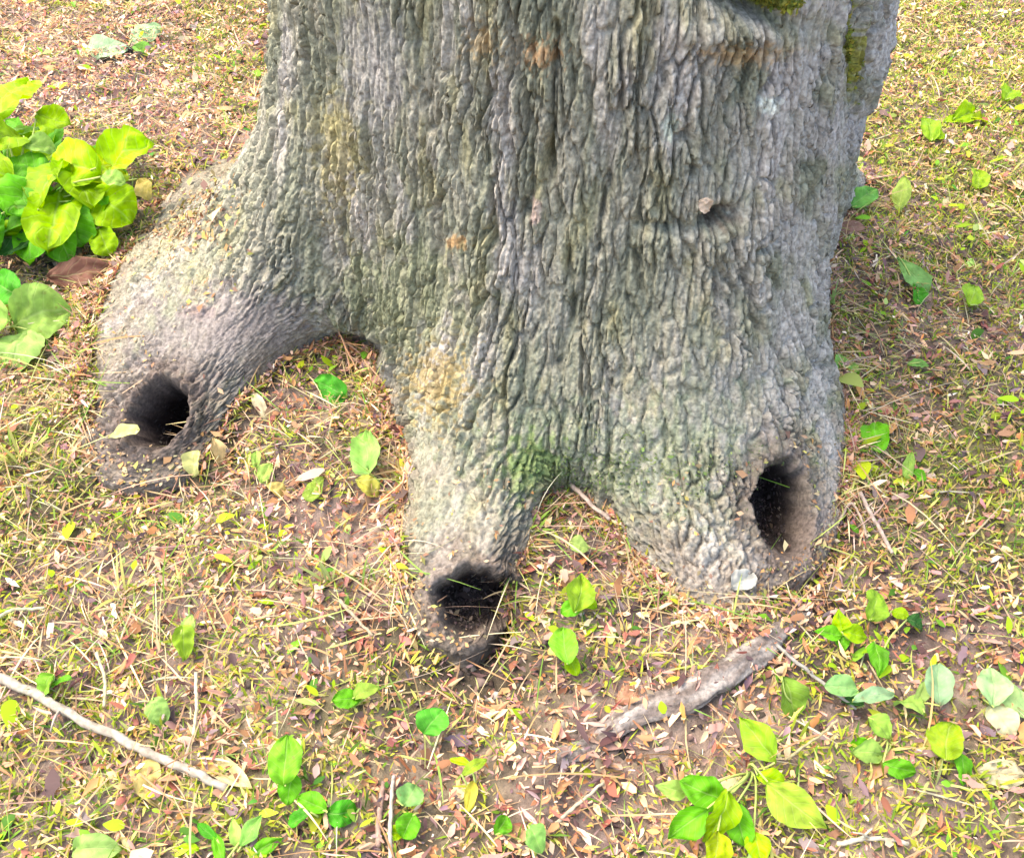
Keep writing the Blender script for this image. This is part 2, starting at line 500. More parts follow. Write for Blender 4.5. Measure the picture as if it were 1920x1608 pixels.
# burrow holes
HOLES = [(297, 778, 56, 58, (.06, .60, -.8), .16), (890, 1135, 70, 58, (-.04, .62, -.78), .11), (1462, 955, 52, 88, (-.12, .70, -.7), .12)]
holemask = np.zeros_like(R0); HR = np.full_like(R0, 9.)
hole_pts = []
PUSH = np.zeros_like(P0)
for (hx, hy, rx, ry, d, depth) in HOLES:
    i, j = on_tree(hx, hy)
    c = P0[i, j]; hole_pts.append(c)
    d = np.array(d) / np.linalg.norm(d)
    dep = DPg[i, j]
    rx_, ry_ = rx / FPX * dep, ry / FPX * dep
    ax = np.array([1., 0, 0]); up = np.array([0, sp, cp])
    q = P0 - c
    u = (q @ ax) / rx_; v = (q @ up) / ry_
    near = np.linalg.norm(q, axis=2) < max(rx_, ry_) * 2.6
    ang = np.arctan2(v, u)
    rho = np.hypot(u, v) * (1 + .24 * fbm(np.cos(ang) * 1.1 + c[0] * 9, np.sin(ang) * 1.1, 44, 4)) + .10 * fbm(u * 3, v * 3, 46, 3)
    m = np.where(near, sstep(1.15, .5, rho), 0)
    lip = np.where(near, np.exp(-((rho - 1.2) / .22) ** 2), 0)
    PUSH = PUSH + d * (depth * m)[..., None] + N0 * (.009 * lip)[..., None]
    holemask = np.maximum(holemask, m); HR = np.minimum(HR, np.where(near, rho, 9.))
P1 = P0 + N0 * (DISP * fade * (1 - .9 * sstep(.05, .5, holemask)))[..., None] + PUSH
# ragged interior
P1 = P1 + (N0 * (.012 * fbm(P0[..., 0] * 60, P0[..., 1] * 60 + P0[..., 2] * 45, 51, 4) * holemask)[..., None])

# bark colours: grey plates with lilac, olive, ochre lichen and moss of their own
def blob(px, py, sx, sy, seed=60, k=.55, sc=16):
    g = np.exp(-((PXg - px) / sx) ** 2 - ((PYg - py) / sy) ** 2)
    q = g > .03
    g[~q] = 0
    g[q] += k * fbm(PXg[q] / sc, PYg[q] / sc * .7, seed, 4)
    return sstep(.25, .75, g)
cA = np.array([.27, .25, .215]); cB = np.array([.20, .20, .16]); cL = np.array([.36, .325, .325]); cO = np.array([.27, .245, .15])
f1 = sstep(-.35, .4, fbm(TT * 9, SL * 6, 70, 4))[..., None]
f2 = sstep(.0, .5, fbm(TT * 6 + 5, SL * 4, 75, 4))[..., None]
f3 = sstep(.12, .6, fbm(TT * 11 + 2, SL * 8, 80, 4))[..., None]
BC = cA * f1 + cB * (1 - f1)
BC = BC * (1 - f2 * .8) + cL * f2 * .8
BC = BC * (1 - f3 * .7) + cO * f3 * .7
def tint(BC, m, c, k):
    m = (m * k)[..., None]
    return BC * (1 - m) + np.array(c) * m
BC = tint(BC, sstep(1150, 1560, PXg) * sstep(-.2, .4, fbm(PXg / 60, PYg / 90, 90, 3) + .15), (.37, .335, .345), .75)
BC = tint(BC, blob(1280, 1060, 150, 90, 91, .5), (.37, .34, .325), .6)
BC = tint(BC, blob(640, 280, 45, 120, 92, .9, 12), (.30, .25, .12), .65)
BC = tint(BC, blob(820, 715, 62, 70, 93, 1.1, 9), (.34, .24, .10), .7)
BC = tint(BC, blob(1015, 100, 36, 24, 94, 1.1, 8), (.42, .24, .13), .75) 
BC = tint(BC, blob(910, 78, 30, 30, 95, 1.1, 8), (.40, .28, .16), .65)
BC = tint(BC, blob(1390, 100, 80, 22, 96, .8, 10), (.40, .24, .11), .55)
BC = tint(BC, blob(860, 455, 26, 14, 97, .6, 8), (.38, .2, .08), .7)
BC = tint(BC, blob(1005, 392, 14, 26, 98, .5, 8), (.42, .27, .27), .5)
BC = tint(BC, blob(1602, 85, 20, 90, 99, .6, 10), (.20, .19, .025), .9)
BC = tint(BC, blob(1450, 6, 60, 22, 100, .6, 10), (.22, .21, .03), .9)
BC = tint(BC, blob(1150, 860, 300, 110, 101, 1.0, 22), (.19, .215, .15), .6)
BC = tint(BC, blob(1000, 880, 60, 70, 102, .7, 14), (.13, .20, .06), .7)
BC = tint(BC, blob(760, 560, 130, 110, 103, .8, 26), (.19, .20, .12), .55)
BC = tint(BC, blob(1440, 195, 26, 22, 104, .5, 8), (.62, .64, .62), .85)
BC = tint(BC, blob(1255, 235, 18, 30, 105, .6, 8), (.48, .52, .46), .7)
BC = tint(BC, blob(480, 600, 140, 60, 106, .6, 24), (.25, .215, .215), .7)
BC = tint(BC, blob(372, 585, 38, 16, 107, .5, 9), (.40, .24, .24), .5)
BC = tint(BC, blob(290, 440, 110, 80, 108, .9, 16), (.34, .30, .215), .6)
BC = tint(BC, blob(1660, 120, 40, 220, 109, .5, 16), (.40, .37, .38), .7)
BC = tint(BC, blob(700, 120, 70, 130, 110, .5, 26), (.27, .25, .265), .6)
BC = tint(BC, blob(895, 1010, 90, 70, 112, .7, 20), (.2, .19, .16), .5)
BC = tint(BC, blob(220, 840, 70, 60, 113, .7, 16), (.2, .165, .16), .6)
# darker crevice, left root flank and soil-stained foot; rotten, earthy wood lining the burrows
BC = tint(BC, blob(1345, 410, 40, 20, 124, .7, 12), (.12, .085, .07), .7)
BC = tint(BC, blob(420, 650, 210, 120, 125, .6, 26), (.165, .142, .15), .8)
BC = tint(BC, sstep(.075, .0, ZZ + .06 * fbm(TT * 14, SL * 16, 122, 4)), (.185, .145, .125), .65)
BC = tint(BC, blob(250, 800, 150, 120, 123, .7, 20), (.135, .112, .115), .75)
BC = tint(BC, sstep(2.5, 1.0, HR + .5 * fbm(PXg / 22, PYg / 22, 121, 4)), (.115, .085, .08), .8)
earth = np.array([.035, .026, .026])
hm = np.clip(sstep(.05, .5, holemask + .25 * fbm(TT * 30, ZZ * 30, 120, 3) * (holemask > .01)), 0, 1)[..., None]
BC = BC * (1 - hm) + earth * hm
BC = BC * np.array([1.0, 1.0, .95])
N1 = normals(P1)

# split the surface into trunk, roots and hollows (shared borders, shared normals)
quad_i = np.arange(NZ - 1)[:, None]; quad_j = np.arange(NT)[None]
jn = (quad_j + 1) % NT
QUADS = np.stack([quad_i * NT + quad_j, quad_i * NT + jn, (quad_i + 1) * NT + jn, (quad_i + 1) * NT + quad_j], -1).reshape(-1, 4)
thd = np.degrees(TT)
rn = (surf(TT, ZZ) - Rt(TT)) + .02 * fbm(TT * 12, SL * 9, 130, 3)
part_id = np.zeros_like(R0, int)                       # 0 trunk
isroot = rn > .13
part_id[isroot & ((thd < -131) | (thd > 95))] = 1                     # left root
part_id[isroot & (thd >= -131) & (thd < -93)] = 2      # front root
part_id[isroot & (thd >= -93) & (thd < -8)] = 3       # broad root to the front right
part_id[((surf(TT, ZZ) - Rt(TT)) > .13) & (thd >= -8) & (thd <= 45)] = 4
part_id[((surf(TT, ZZ) - Rt(TT)) > .13) & (thd > 45) & (thd <= 95)] = 5        # root behind right
for k, (hx, hy, rx, ry, d, depth) in enumerate(HOLES):
    near = np.linalg.norm(P0 - hole_pts[k], axis=2) < .2
    part_id[near & (holemask > .35)] = 10 + k
qid = part_id.ravel()[QUADS[:, 0]]
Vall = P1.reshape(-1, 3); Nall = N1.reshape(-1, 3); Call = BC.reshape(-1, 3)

tree = empty('tree', (CX, CY, 0))
tag(tree, 'large old tree base with furrowed grey bark, flaring roots and dark burrow holes', 'tree')
def submesh(name, pid, mat, parent):
    F = QUADS[qid == pid]
    if len(F) == 0:
        return None
    used, inv = np.unique(F.ravel(), return_inverse=True)
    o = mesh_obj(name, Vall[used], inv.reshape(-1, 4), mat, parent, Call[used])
    o.data.normals_split_custom_set_from_vertices(Nall[used].tolist())
    return o
submesh('trunk', 0, M_BARK, tree)
roots = {}
for pid, lab in ((1, 'long root flaring to the left with a round burrow hole in its end'), (2, 'narrow front root with a burrow hole under its blunt tip'),
                 (3, 'broad mossy root spreading towards the front'), (4, 'short root at the right behind the waist of the trunk'), (5, 'low root on the far side')):
    r_ = submesh('root', pid, M_BARK, tree)
    if r_:
        r_['label'] = lab; roots[pid] = r_
for k, pid in enumerate((1, 2, 3)):
    h_ = submesh('hollow', 10 + k, M_HOLLOW, roots[pid])
    if h_:
        h_.matrix_parent_inverse = Matrix.Identity(4)
        h_['label'] = 'dark earthy burrow hole'
for k in (1, 2, 3):
    pass

def tree_point(px, py, lift=0.0):
    i, j = on_tree(px, py)
    return P1[i, j] + N0[i, j] * lift, N0[i, j]

# ------------------------------------------------------------------ ground
PITS = [(G(295, 900), .13, .03), (G(900, 1225), .12, .035), (G(1480, 1070), .10, .035), (G(70, 485), .14, .03)]
RIDGE = np.array([G(a, b)[:2] for a, b in ((1010, 1445), (1120, 1385), (1230, 1330), (1340, 1275), (1440, 1205), (1500, 1150))])
def gh(x, y):
    x = np.asarray(x, float); y = np.asarray(y, float)
    r = np.hypot(x - CX, y - CY)
    near = np.exp(-(r / 6) ** 2)
    z = near * (.016 * fbm(x * 3.1, y * 3.1, 200, 3) + .016 * fbm(x * 13, y * 13, 205, 3)) + (1 - near) * .3 * fbm(x * .07, y * .07, 210, 3)
    for c, rad, dep in PITS:
        z = z - dep * np.exp(-((x - c[0]) ** 2 + (y - c[1]) ** 2) / rad ** 2)
    z = z + .020 * np.exp(-(seg_dist(x, y, RIDGE) / .055) ** 2)
    th = np.arctan2(y - CY, x - CX)
    ins = sstep(-.085, -.16, r - Rb(th - swirl(th, r)))
    for c in hole_pts:
        z = z - .11 * np.exp(-((x - c[0]) ** 2 + (y - c[1] - .03) ** 2) / .055 ** 2)
    z = z + (.011 + .022 * fbm(x * 11, y * 11, 230, 3)) * np.exp(-((r - Rb(th - swirl(th, r)) + .015) / .05) ** 2) * near * (1 - np.clip(sum(np.exp(-((x - c[0]) ** 2 + (y - c[1]) ** 2) / .12 ** 2) for c, _, _ in PITS), 0, 1))
    return z - .45 * ins
ax_in = np.linspace(-2.3, 2.3, 300)
ax_out = 2.3 + np.cumsum(.014 * 1.12 ** np.arange(1, 66))
ax_out = ax_out[ax_out < 260]
gx = np.concatenate([-ax_out[::-1], ax_in, ax_out])
gy = np.concatenate([-ax_out[::-1], ax_in, ax_out]) + 1.5
GX, GY = np.meshgrid(gx, gy)
GZ = gh(GX, GY)
n_ = len(gx); m_ = len(gy)
ii = np.arange(m_ - 1)[:, None]; jj = np.arange(n_ - 1)[None]
GF = np.stack([ii * n_ + jj, ii * n_ + jj + 1, (ii + 1) * n_ + jj + 1, (ii + 1) * n_ + jj], -1).reshape(-1, 4)
g1 = sstep(-.4, .4, fbm(GX * 5, GY * 5, 220, 4))[..., None]
g2 = sstep(.0, .5, fbm(GX * 2.2, GY * 2.2, 225, 4))[..., None]
GC = np.array([.24, .175, .145]) * g1 + np.array([.14, .10, .092]) * (1 - g1)
GC = GC * (1 - .6 * g2) + np.array([.13, .125, .045]) * .6 * g2
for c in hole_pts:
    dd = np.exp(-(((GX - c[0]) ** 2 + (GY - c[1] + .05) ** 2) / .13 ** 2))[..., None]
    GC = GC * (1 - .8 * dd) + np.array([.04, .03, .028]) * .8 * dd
M_SOIL = attr_material('forest_soil', .95, 0, .15, (70, .9, .012), (45, .45))
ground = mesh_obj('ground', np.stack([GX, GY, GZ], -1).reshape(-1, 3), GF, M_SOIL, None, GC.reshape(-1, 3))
tag(ground, kind='structure')

# ------------------------------------------------------------------ ground cover (nobody could count it)
def scatter(n, pxpad=800, ymax=4.2):
    """random ground points over the place in view, a margin round it included"""
    out = []
    tot = 0
    while tot < n:
        x = rng.uniform(-2.8, 2.8, n); y = rng.uniform(-.1, ymax, n)
        P = np.stack([x, y, 0 * x], 1)
        px, py, d = project(P)
        ok = (px > -pxpad) & (px < 1920 + pxpad) & (py > -pxpad) & (py < 1608 + pxpad)
        inner = (px > -140) & (px < 2060) & (py > -140) & (py < 1750)
        ok &= inner | (rng.random(n) < .38)
        th = np.arctan2(y - CY, x - CX); r = np.hypot(x - CX, y - CY)
        ts_ = th - swirl(th, r)
        rb_ = Rb(ts_)
        q = ok & (r < rb_)
        ok &= r > rb_ - .12
        q &= ok
        ok[q] &= r[q] > np.minimum(surf(ts_[q], np.maximum(gh(x[q], y[q]), 0)), rb_[q]) - .004
        out.append(np.stack([x, y, px, py], 1)[ok]); tot += ok.sum()
    return np.vstack(out)[:n]
def banked(n, spread):
    """points gathered along the foot of the tree"""
    th = np.radians(rng.uniform(-212, 38, n * 3))
    rb_ = Rb(th); wgt = np.hypot(rb_, np.gradient(_rb, _dt)[np.clip(((th + math.pi) % (2 * math.pi) / _dt).astype(int), 0, len(_rb) - 1)])
    th = th[rng.random(len(th)) < wgt / 2.2][:n]
    r = surf(th, np.full_like(th, .012)) + np.abs(rng.normal(0, spread, len(th))) - .006
    A = th + swirl(th, r)
    x = CX + r * np.cos(A); y = CY + r * np.sin(A)
    px, py, _ = project(np.stack([x, y, 0 * x], 1))
    keepb = rng.random(len(x)) > bare(px, py) * .9
    return np.stack([x, y, px, py], 1)[keepb]

def zone(px, py, items):
    s = 0
    for (a, b, sx, sy, k) in items:
        s = s + k * np.exp(-((px - a) / sx) ** 2 - ((py - b) / sy) ** 2)
    return s
hole_ground = [(295, 880, 130, 50), (900, 1235, 120, 60), (1485, 1050, 70, 60)]
def bare(px, py):
    s = 0
    for a, b, sx, sy in hole_ground:
        s = s + np.exp(-((px - a) / sx) ** 2 - ((py - b) / sy) ** 2)
    s = s + .9 * np.exp(-((px - 60) / 110) ** 2 - ((py - 480) / 35) ** 2)
    s = s + .75 * np.exp(-((px - 1320) / 110) ** 2 - ((py - 1390) / 40) ** 2) + .6 * np.exp(-((px - 1110) / 110) ** 2 - ((py - 1340) / 50) ** 2)
    return np.clip(s, 0, 1)
def mossy(x, y, px, py):
    m = .56 + .85 * fbm(x * 3.3, y * 3.3, 300, 3) + .9 * fbm(x * 13, y * 13, 205, 3)
    m = m + zone(px, py, [(1800, 300, 240, 460, .6), (1780, 850, 190, 260, .3), (120, 1200, 260, 180, .28), (60, 840, 110, 110, .4), (480, 1540, 240, 110, .35), (1650, 1560, 320, 110, .1),
                          (300, 60, 320, 200, .0), (500, 1000, 300, 150, -.5), (900, 1300, 220, 120, -.4), (1320, 1350, 250, 110, -.35), (1680, 640, 130, 110, -.45), (620, 1000, 150, 250, -.2),
                          (200, 150, 340, 200, -.38), (1480, 1180, 160, 80, -.3), (1150, 1000, 120, 80, -.3), (150, 540, 90, 80, -.5)])
    return np.clip(m, 0.02, 1)

def strips(base, dirv, length, width, lift, bend, col, segs=3, side=None):
    """curved blades: base (n,3), horizontal direction (n,2), all vectorised -> V, F, C"""
    n = len(base)
    t = np.linspace(0, 1, segs + 1)[None, :, None]
    d3 = np.concatenate([dirv, np.zeros((n, 1))], 1)[:, None]
    up = np.array([0, 0, 1.])[None, None]
    L = length[:, None, None]
    if side is None:
        side = np.zeros(n)
    sd = np.stack([-dirv[:, 1], dirv[:, 0], np.zeros(n)], 1)[:, None]
    mid = base[:, None] + d3 * L * (t * np.cos(lift)[:, None, None] + bend[:, None, None] * t * t * .5) + up * L * (t * np.sin(lift)[:, None, None] - bend[:, None, None] * t * t * .5) + sd * L * (side[:, None, None] * t * t)
    tw = rng.uniform(-.9, .9, n)[:, None, None]
    acr = sd * np.cos(tw) + up * np.sin(tw)
    wprof = np.maximum(np.sin(np.pi * (t * .86 + .10)), .06)
    a = mid + acr * width[:, None, None] * .5 * wprof
    b = mid - acr * width[:, None, None] * .5 * wprof
    V = np.stack([a, b], 2).reshape(n, -1, 3)
    k = (segs + 1) * 2
    s = np.arange(segs)
    f = np.stack([2 * s, 2 * s + 1, 2 * s + 3, 2 * s + 2], 1)
    F = (np.arange(n)[:, None, None] * k + f[None]).reshape(-1, 4)
    C = np.repeat(col[:, None], k, 1).reshape(-1, 3)
    return V.reshape(-1, 3), F, C

def pick(pal, n, jit=.18):
    pal = np.array(pal)
    idx = rng.choice(len(pal), n, p=pal[:, 3] / pal[:, 3].sum())
    c = pal[idx, :3] * rng.normal(1, jit, (n, 1)) * rng.normal(1, .06, (n, 3))
    return np.clip(c, .01, .85)

# dead leaf fragments
Lp = scatter(250000)
keep = rng.random(len(Lp)) > np.maximum(bare(Lp[:, 2], Lp[:, 3]) * .8, .62 * mossy(Lp[:, 0], Lp[:, 1], Lp[:, 2], Lp[:, 3]))
Lp = np.vstack([Lp[keep], banked(14000, .022)])
n = len(Lp)
pal = [(.30, .155, .085, 3), (.42, .24, .12, 3), (.26, .10, .075, 2.2), (.50, .34, .22, 3), (.56, .44, .27, 2.2), (.11, .065, .062, 3.2), (.42, .24, .205, 4), (.45, .21, .08, 1.8), (.64, .54, .44, .9), (.19, .135, .145, 2.6)]
lc = pick(pal, n)
sz = np.minimum(rng.lognormal(math.log(.0044), .52, n), .013)
ang = rng.uniform(0, 2 * math.pi, n)
ca, sa = np.cos(ang), np.sin(ang)
tilt = rng.normal(0, .45, (n, 2)); fold = rng.uniform(-.5, .6, n)
asp = rng.uniform(.18, .75, n)
loc = np.array([[-1, 0], [-.35, .55], [.4, .6], [1, .05], [.45, -.5], [-.4, -.62]])
jl = loc[None] * rng.uniform(.6, 1.3, (n, 6, 1)) + rng.normal(0, .12, (n, 6, 2))
u = jl[..., 0] * sz[:, None]; v = jl[..., 1] * (sz * asp)[:, None]
zz = np.abs(v) * fold[:, None] + u * tilt[:, 0:1] + v * tilt[:, 1:2] + (u ** 2) / sz[:, None] * rng.uniform(-.5, .3, (n, 1))
X = Lp[:, 0:1] + u * ca[:, None] - v * sa[:, None]; Y = Lp[:, 1:2] + u * sa[:, None] + v * ca[:, None]
base_z = gh(Lp[:, 0], Lp[:, 1]) + rng.uniform(.001, .016, n)
dR_ = seg_dist(Lp[:, 0], Lp[:, 1], RIDGE)
base_z = base_z + np.where((dR_ < .028) & (rng.random(n) < .45), .017 * (1 - dR_ / .028), 0)
V = np.stack([X, Y, base_z[:, None] + zz], -1)
cl_ = sstep(-.3, .3, fbm(Lp[:, 0] * 9, Lp[:, 1] * 9, 350, 3))[:, None]
lc = lc * (1.15 + .45 * sstep(1.5, 2.4, Lp[:, 1]))[:, None]      # litter farther out lightened: the brighter light there put into its colour
lc = lc * (np.array([.72, .62, .66]) * (1 - cl_) + np.array([1.15, 1.1, 1.05]) * cl_)
F = (np.arange(n)[:, None, None] * 6 + np.array([[0, 1, 2, 3], [0, 3, 4, 5]])[None]).reshape(-1, 4)
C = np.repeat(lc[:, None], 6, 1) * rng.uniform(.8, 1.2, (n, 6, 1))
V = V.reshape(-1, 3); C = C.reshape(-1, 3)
Dp = scatter(2600); Dp = Dp[rng.random(len(Dp)) > bare(Dp[:, 2], Dp[:, 3])]; n = len(Dp)
ang = rng.uniform(0, 6.28, n); Ld = np.minimum(rng.lognormal(math.log(.021), .35, n), .034)
V2, F2, C2 = strips(np.stack([Dp[:, 0], Dp[:, 1], gh(Dp[:, 0], Dp[:, 1]) + rng.uniform(.004, .014, n)], 1), np.stack([np.cos(ang), np.sin(ang)], 1), Ld, Ld * rng.uniform(.25, .6, n),
                    rng.uniform(-.1, .5, n), rng.uniform(-.3, 1.0, n), pick(pal, n), 6, rng.normal(0, .25, n))
V2 += rng.normal(0, .0012, V2.shape)
F = np.vstack([F, F2 + len(V)]); V = np.vstack([V, V2]); C = np.vstack([C, C2])
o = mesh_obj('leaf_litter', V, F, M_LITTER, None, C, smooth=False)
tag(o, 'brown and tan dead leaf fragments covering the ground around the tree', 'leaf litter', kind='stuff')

# moss and tiny green sprigs
Mp = scatter(410000)
mk = mossy(Mp[:, 0], Mp[:, 1], Mp[:, 2], Mp[:, 3]) * (1 - bare(Mp[:, 2], Mp[:, 3]))
Mp = np.vstack([Mp[rng.random(len(Mp)) < mk * .8], banked(9000, .02)])
n = len(Mp)
pal = [(.26, .31, .03, 3.2), (.36, .38, .045, 3), (.15, .26, .03, 1.8), (.52, .47, .15, 3), (.08, .16, .025, 1), (.48, .34, .15, 2.2)]
mc = pick(pal, n)
ang = rng.uniform(0, 2 * math.pi, n)
base = np.stack([Mp[:, 0], Mp[:, 1], gh(Mp[:, 0], Mp[:, 1]) + rng.uniform(-.002, .006, n)], 1)
V, F, C = strips(base, np.stack([np.cos(ang), np.sin(ang)], 1), rng.lognormal(math.log(.013), .35, n), rng.uniform(.0018, .0046, n), rng.uniform(.3, 1.3, n), rng.uniform(0, .7, n), mc, 2)
o = mesh_obj('moss', V, F, M_MOSS, None, C)
tag(o, 'yellow green moss and tiny sprigs carpeting the ground', 'moss', kind='stuff')

# straw coloured and green grass blades, dry stems
Gp = scatter(68000)
gk = np.clip(.35 + .8 * fbm(Gp[:, 0] * 2.6, Gp[:, 1] * 2.6, 330, 3) + zone(Gp[:, 2], Gp[:, 3], [(180, 1200, 360, 330, .6), (1750, 1000, 240, 300, .15), (60, 800, 120, 120, .5)]), .04, 1) * (1 - bare(Gp[:, 2], Gp[:, 3]) * .8)
Gp = np.vstack([Gp[rng.random(len(Gp)) < gk], banked(2600, .025)])
n = len(Gp)
pal = [(.54, .43, .24, 3), (.60, .51, .36, 2.4), (.45, .30, .17, 2.4), (.36, .40, .12, 2.6), (.18, .30, .05, 2.2), (.5, .36, .27, 2.5), (.42, .24, .12, 2.5), (.30, .17, .12, 1.5)]
gc = pick(pal, n)
ang = rng.uniform(0, 2 * math.pi, n)
base = np.stack([Gp[:, 0], Gp[:, 1], gh(Gp[:, 0], Gp[:, 1]) + rng.uniform(.002, .012, n)], 1)
V, F, C = strips(base, np.stack([np.cos(ang), np.sin(ang)], 1), rng.lognormal(math.log(.036), .55, n), rng.uniform(.0010, .0028, n), np.abs(rng.normal(.12, .3, n)), rng.uniform(0, .7, n), gc, 5, rng.normal(0, .22, n))
o = mesh_obj('grass', V, F, M_GRASS, None, C)
tag(o, 'thin dry straw and grass blades lying among the moss', 'grass', kind='stuff')

# tiny weed leaves scattered through the moss
Wp = scatter(20000)
wk = np.clip(1.5 * fbm(Wp[:, 0] * 5, Wp[:, 1] * 5, 340, 3) - .05 + zone(Wp[:, 2], Wp[:, 3], [(1800, 300, 260, 420, .3), (450, 1560, 300, 90, .5), (1640, 1300, 260, 200, .35), (1350, 1540, 250, 90, .3)]), .015, 1) * (1 - bare(Wp[:, 2], Wp[:, 3]))
Wp = Wp[rng.random(len(Wp)) < wk]
n = len(Wp)
pal = [(.30, .45, .02, 3), (.16, .36, .03, 2), (.40, .46, .04, 3), (.36, .48, .14, 1.5), (.08, .22, .03, 1)]
ang = rng.uniform(0, 2 * math.pi, n)
base = np.stack([Wp[:, 0], Wp[:, 1], gh(Wp[:, 0], Wp[:, 1]) + rng.uniform(.003, .016, n)], 1)
Lw_ = rng.lognormal(math.log(.013), .4, n)
V, F, C = strips(base, np.stack([np.cos(ang), np.sin(ang)], 1), Lw_, Lw_ * rng.uniform(.35, .75, n), rng.uniform(.1, .9, n), rng.uniform(0, .9, n), pick(pal, n), 5)
o = mesh_obj('weeds', V, F, M_MOSS, None, C)
tag(o, 'tiny bright green weed leaves dotted through the moss', 'weeds', kind='stuff')

# crumbs of dark soil at the burrow mouths and between the roots
Sp = scatter(70000)
bk = bare(Sp[:, 2], Sp[:, 3])
Sp = Sp[rng.random(len(Sp)) < .10 + .9 * bk]
n = len(Sp)
tet = np.array([[1, 0, -.3], [-.5, .87, -.3], [-.5, -.87, -.3], [0, 0, .9], [.6, .6, .35], [-.7, .1, .4]])
tf = np.array([[0, 4, 3], [4, 1, 3], [1, 5, 3], [5, 2, 3], [2, 0, 3], [0, 1, 4], [1, 2, 5]])
s_ = rng.lognormal(math.log(.0035), .45, n)
jit = tet[None] * rng.uniform(.6, 1.35, (n, 6, 3))
a = rng.uniform(0, 6.28, n)
X = jit[..., 0] * np.cos(a)[:, None] - jit[..., 1] * np.sin(a)[:, None]; Y = jit[..., 0] * np.sin(a)[:, None] + jit[..., 1] * np.cos(a)[:, None]
V = np.stack([X, Y, jit[..., 2] * .8], -1) * s_[:, None, None] + np.stack([Sp[:, 0], Sp[:, 1], gh(Sp[:, 0], Sp[:, 1]) + s_ * .3], 1)[:, None]
F = (np.arange(n)[:, None, None] * 6 + tf[None]).reshape(-1, 3)
pal = [(.06, .045, .042, 4), (.10, .075, .065, 3), (.035, .028, .03, 3), (.17, .13, .11, 1.5), (.4, .36, .33, .3)]
C = np.repeat(pick(pal, n)[:, None], 6, 1).reshape(-1, 3)
o = mesh_obj('soil_crumbs', V.reshape(-1, 3), F, M_SOILBIT, None, C, smooth=False)
tag(o, 'dark crumbs of dug soil around the burrow mouths', 'soil', kind='stuff')
#DETAILS
# ------------------------------------------------------------------ leaves, plants, twigs
def wprof(shape, u):
    if shape == 'round': return np.sqrt(np.clip(1 - (2 * u - 1) ** 2, 0, 1))
    if shape == 'heart': return np.clip(1.55 * np.clip(u, 0, 1) ** .32 * np.clip(1 - u, 0, 1) ** .75, 0, 1)
    if shape == 'point': return np.sin(np.pi * np.clip(u, 0, 1) ** .82) ** 1.05
    if shape == 'spoon': return np.clip(np.sin(np.pi * u ** 1.5), 0, 1) ** .8
    return np.sin(np.pi * np.clip(u, 0, 1)) ** .62
_leafseed = [0]
def leaf_geo(L, W, shape, fold, curl, wave, teeth=0.0, nu=19, nv=5):
    _leafseed[0] += 1
    sd_ = _leafseed[0]
    u = np.linspace(0, 1, nu)[:, None]; v = np.linspace(-1, 1, nv * 2 + 1)[None]
    wv = wprof(shape, np.clip(u, .0, 1)) * (1 + .30 * pn(u * 2.3 + 0 * v, np.sign(v) * 3 + .4 + 0 * u, sd_) + (.10 + teeth) * pn(u * 9 + 0 * v, np.sign(v) * 3 + .4 + 0 * u, sd_ + 9))
    wv = np.maximum(wv, .015)
    x = (u + 0 * v) * L
    if shape == 'heart':
        x = x - .16 * L * np.abs(v) ** 1.3 * np.exp(-(u / .16) ** 2)
    y = v * wv * W * .5 + .06 * W * np.sin(u * 3 + sd_)
    z = fold * np.abs(y) - curl * L * (u - .35) ** 2 + wave * W * (pn(u * 3.1 + 0 * v, v * 1.6 + 0 * u, sd_ + 3) + .5 * pn(u * 7 + 0 * v, v * 3 + 0 * u, sd_ + 5))
    V = np.stack([x, y, z], -1).reshape(-1, 3)
    n = nv * 2 + 1
    i = np.arange(nu - 1)[:, None]; j = np.arange(n - 1)[None]
    F = np.stack([i * n + j, (i + 1) * n + j, (i + 1) * n + j + 1, i * n + j + 1], -1).reshape(-1, 4)
    uv = np.stack([u + 0 * v, v + 0 * u], -1).reshape(-1, 2)
    return V, F, uv

CAMP = np.array([0, 0, CAMH])
def leaf_frame(px, py, z, ang, tilt=.35, normal=None):
    """point at height z seen at the pixel, with the leaf plane leaning a little to the light; axis along the image direction"""
    p = G(px, py, z)
    if normal is None:
        nrm = np.array([rng.normal(0, .3), -tilt + rng.normal(0, .25), 1.0])
    else:
        nrm = np.array(normal)
    nrm = nrm / np.linalg.norm(nrm)
    a = math.radians(ang)
    q = px + 20 * math.cos(a), py + 20 * math.sin(a)
    d = G(q[0], q[1], 0) - CAMP
    t = ((p - CAMP) @ nrm) / (d @ nrm)
    ax_ = CAMP + d * t - p
    ln = np.linalg.norm(ax_)
    ax_ = ax_ / ln
    return p, ax_, np.cross(nrm, ax_), nrm, ln / 20.0          # world metres per photograph pixel along the axis

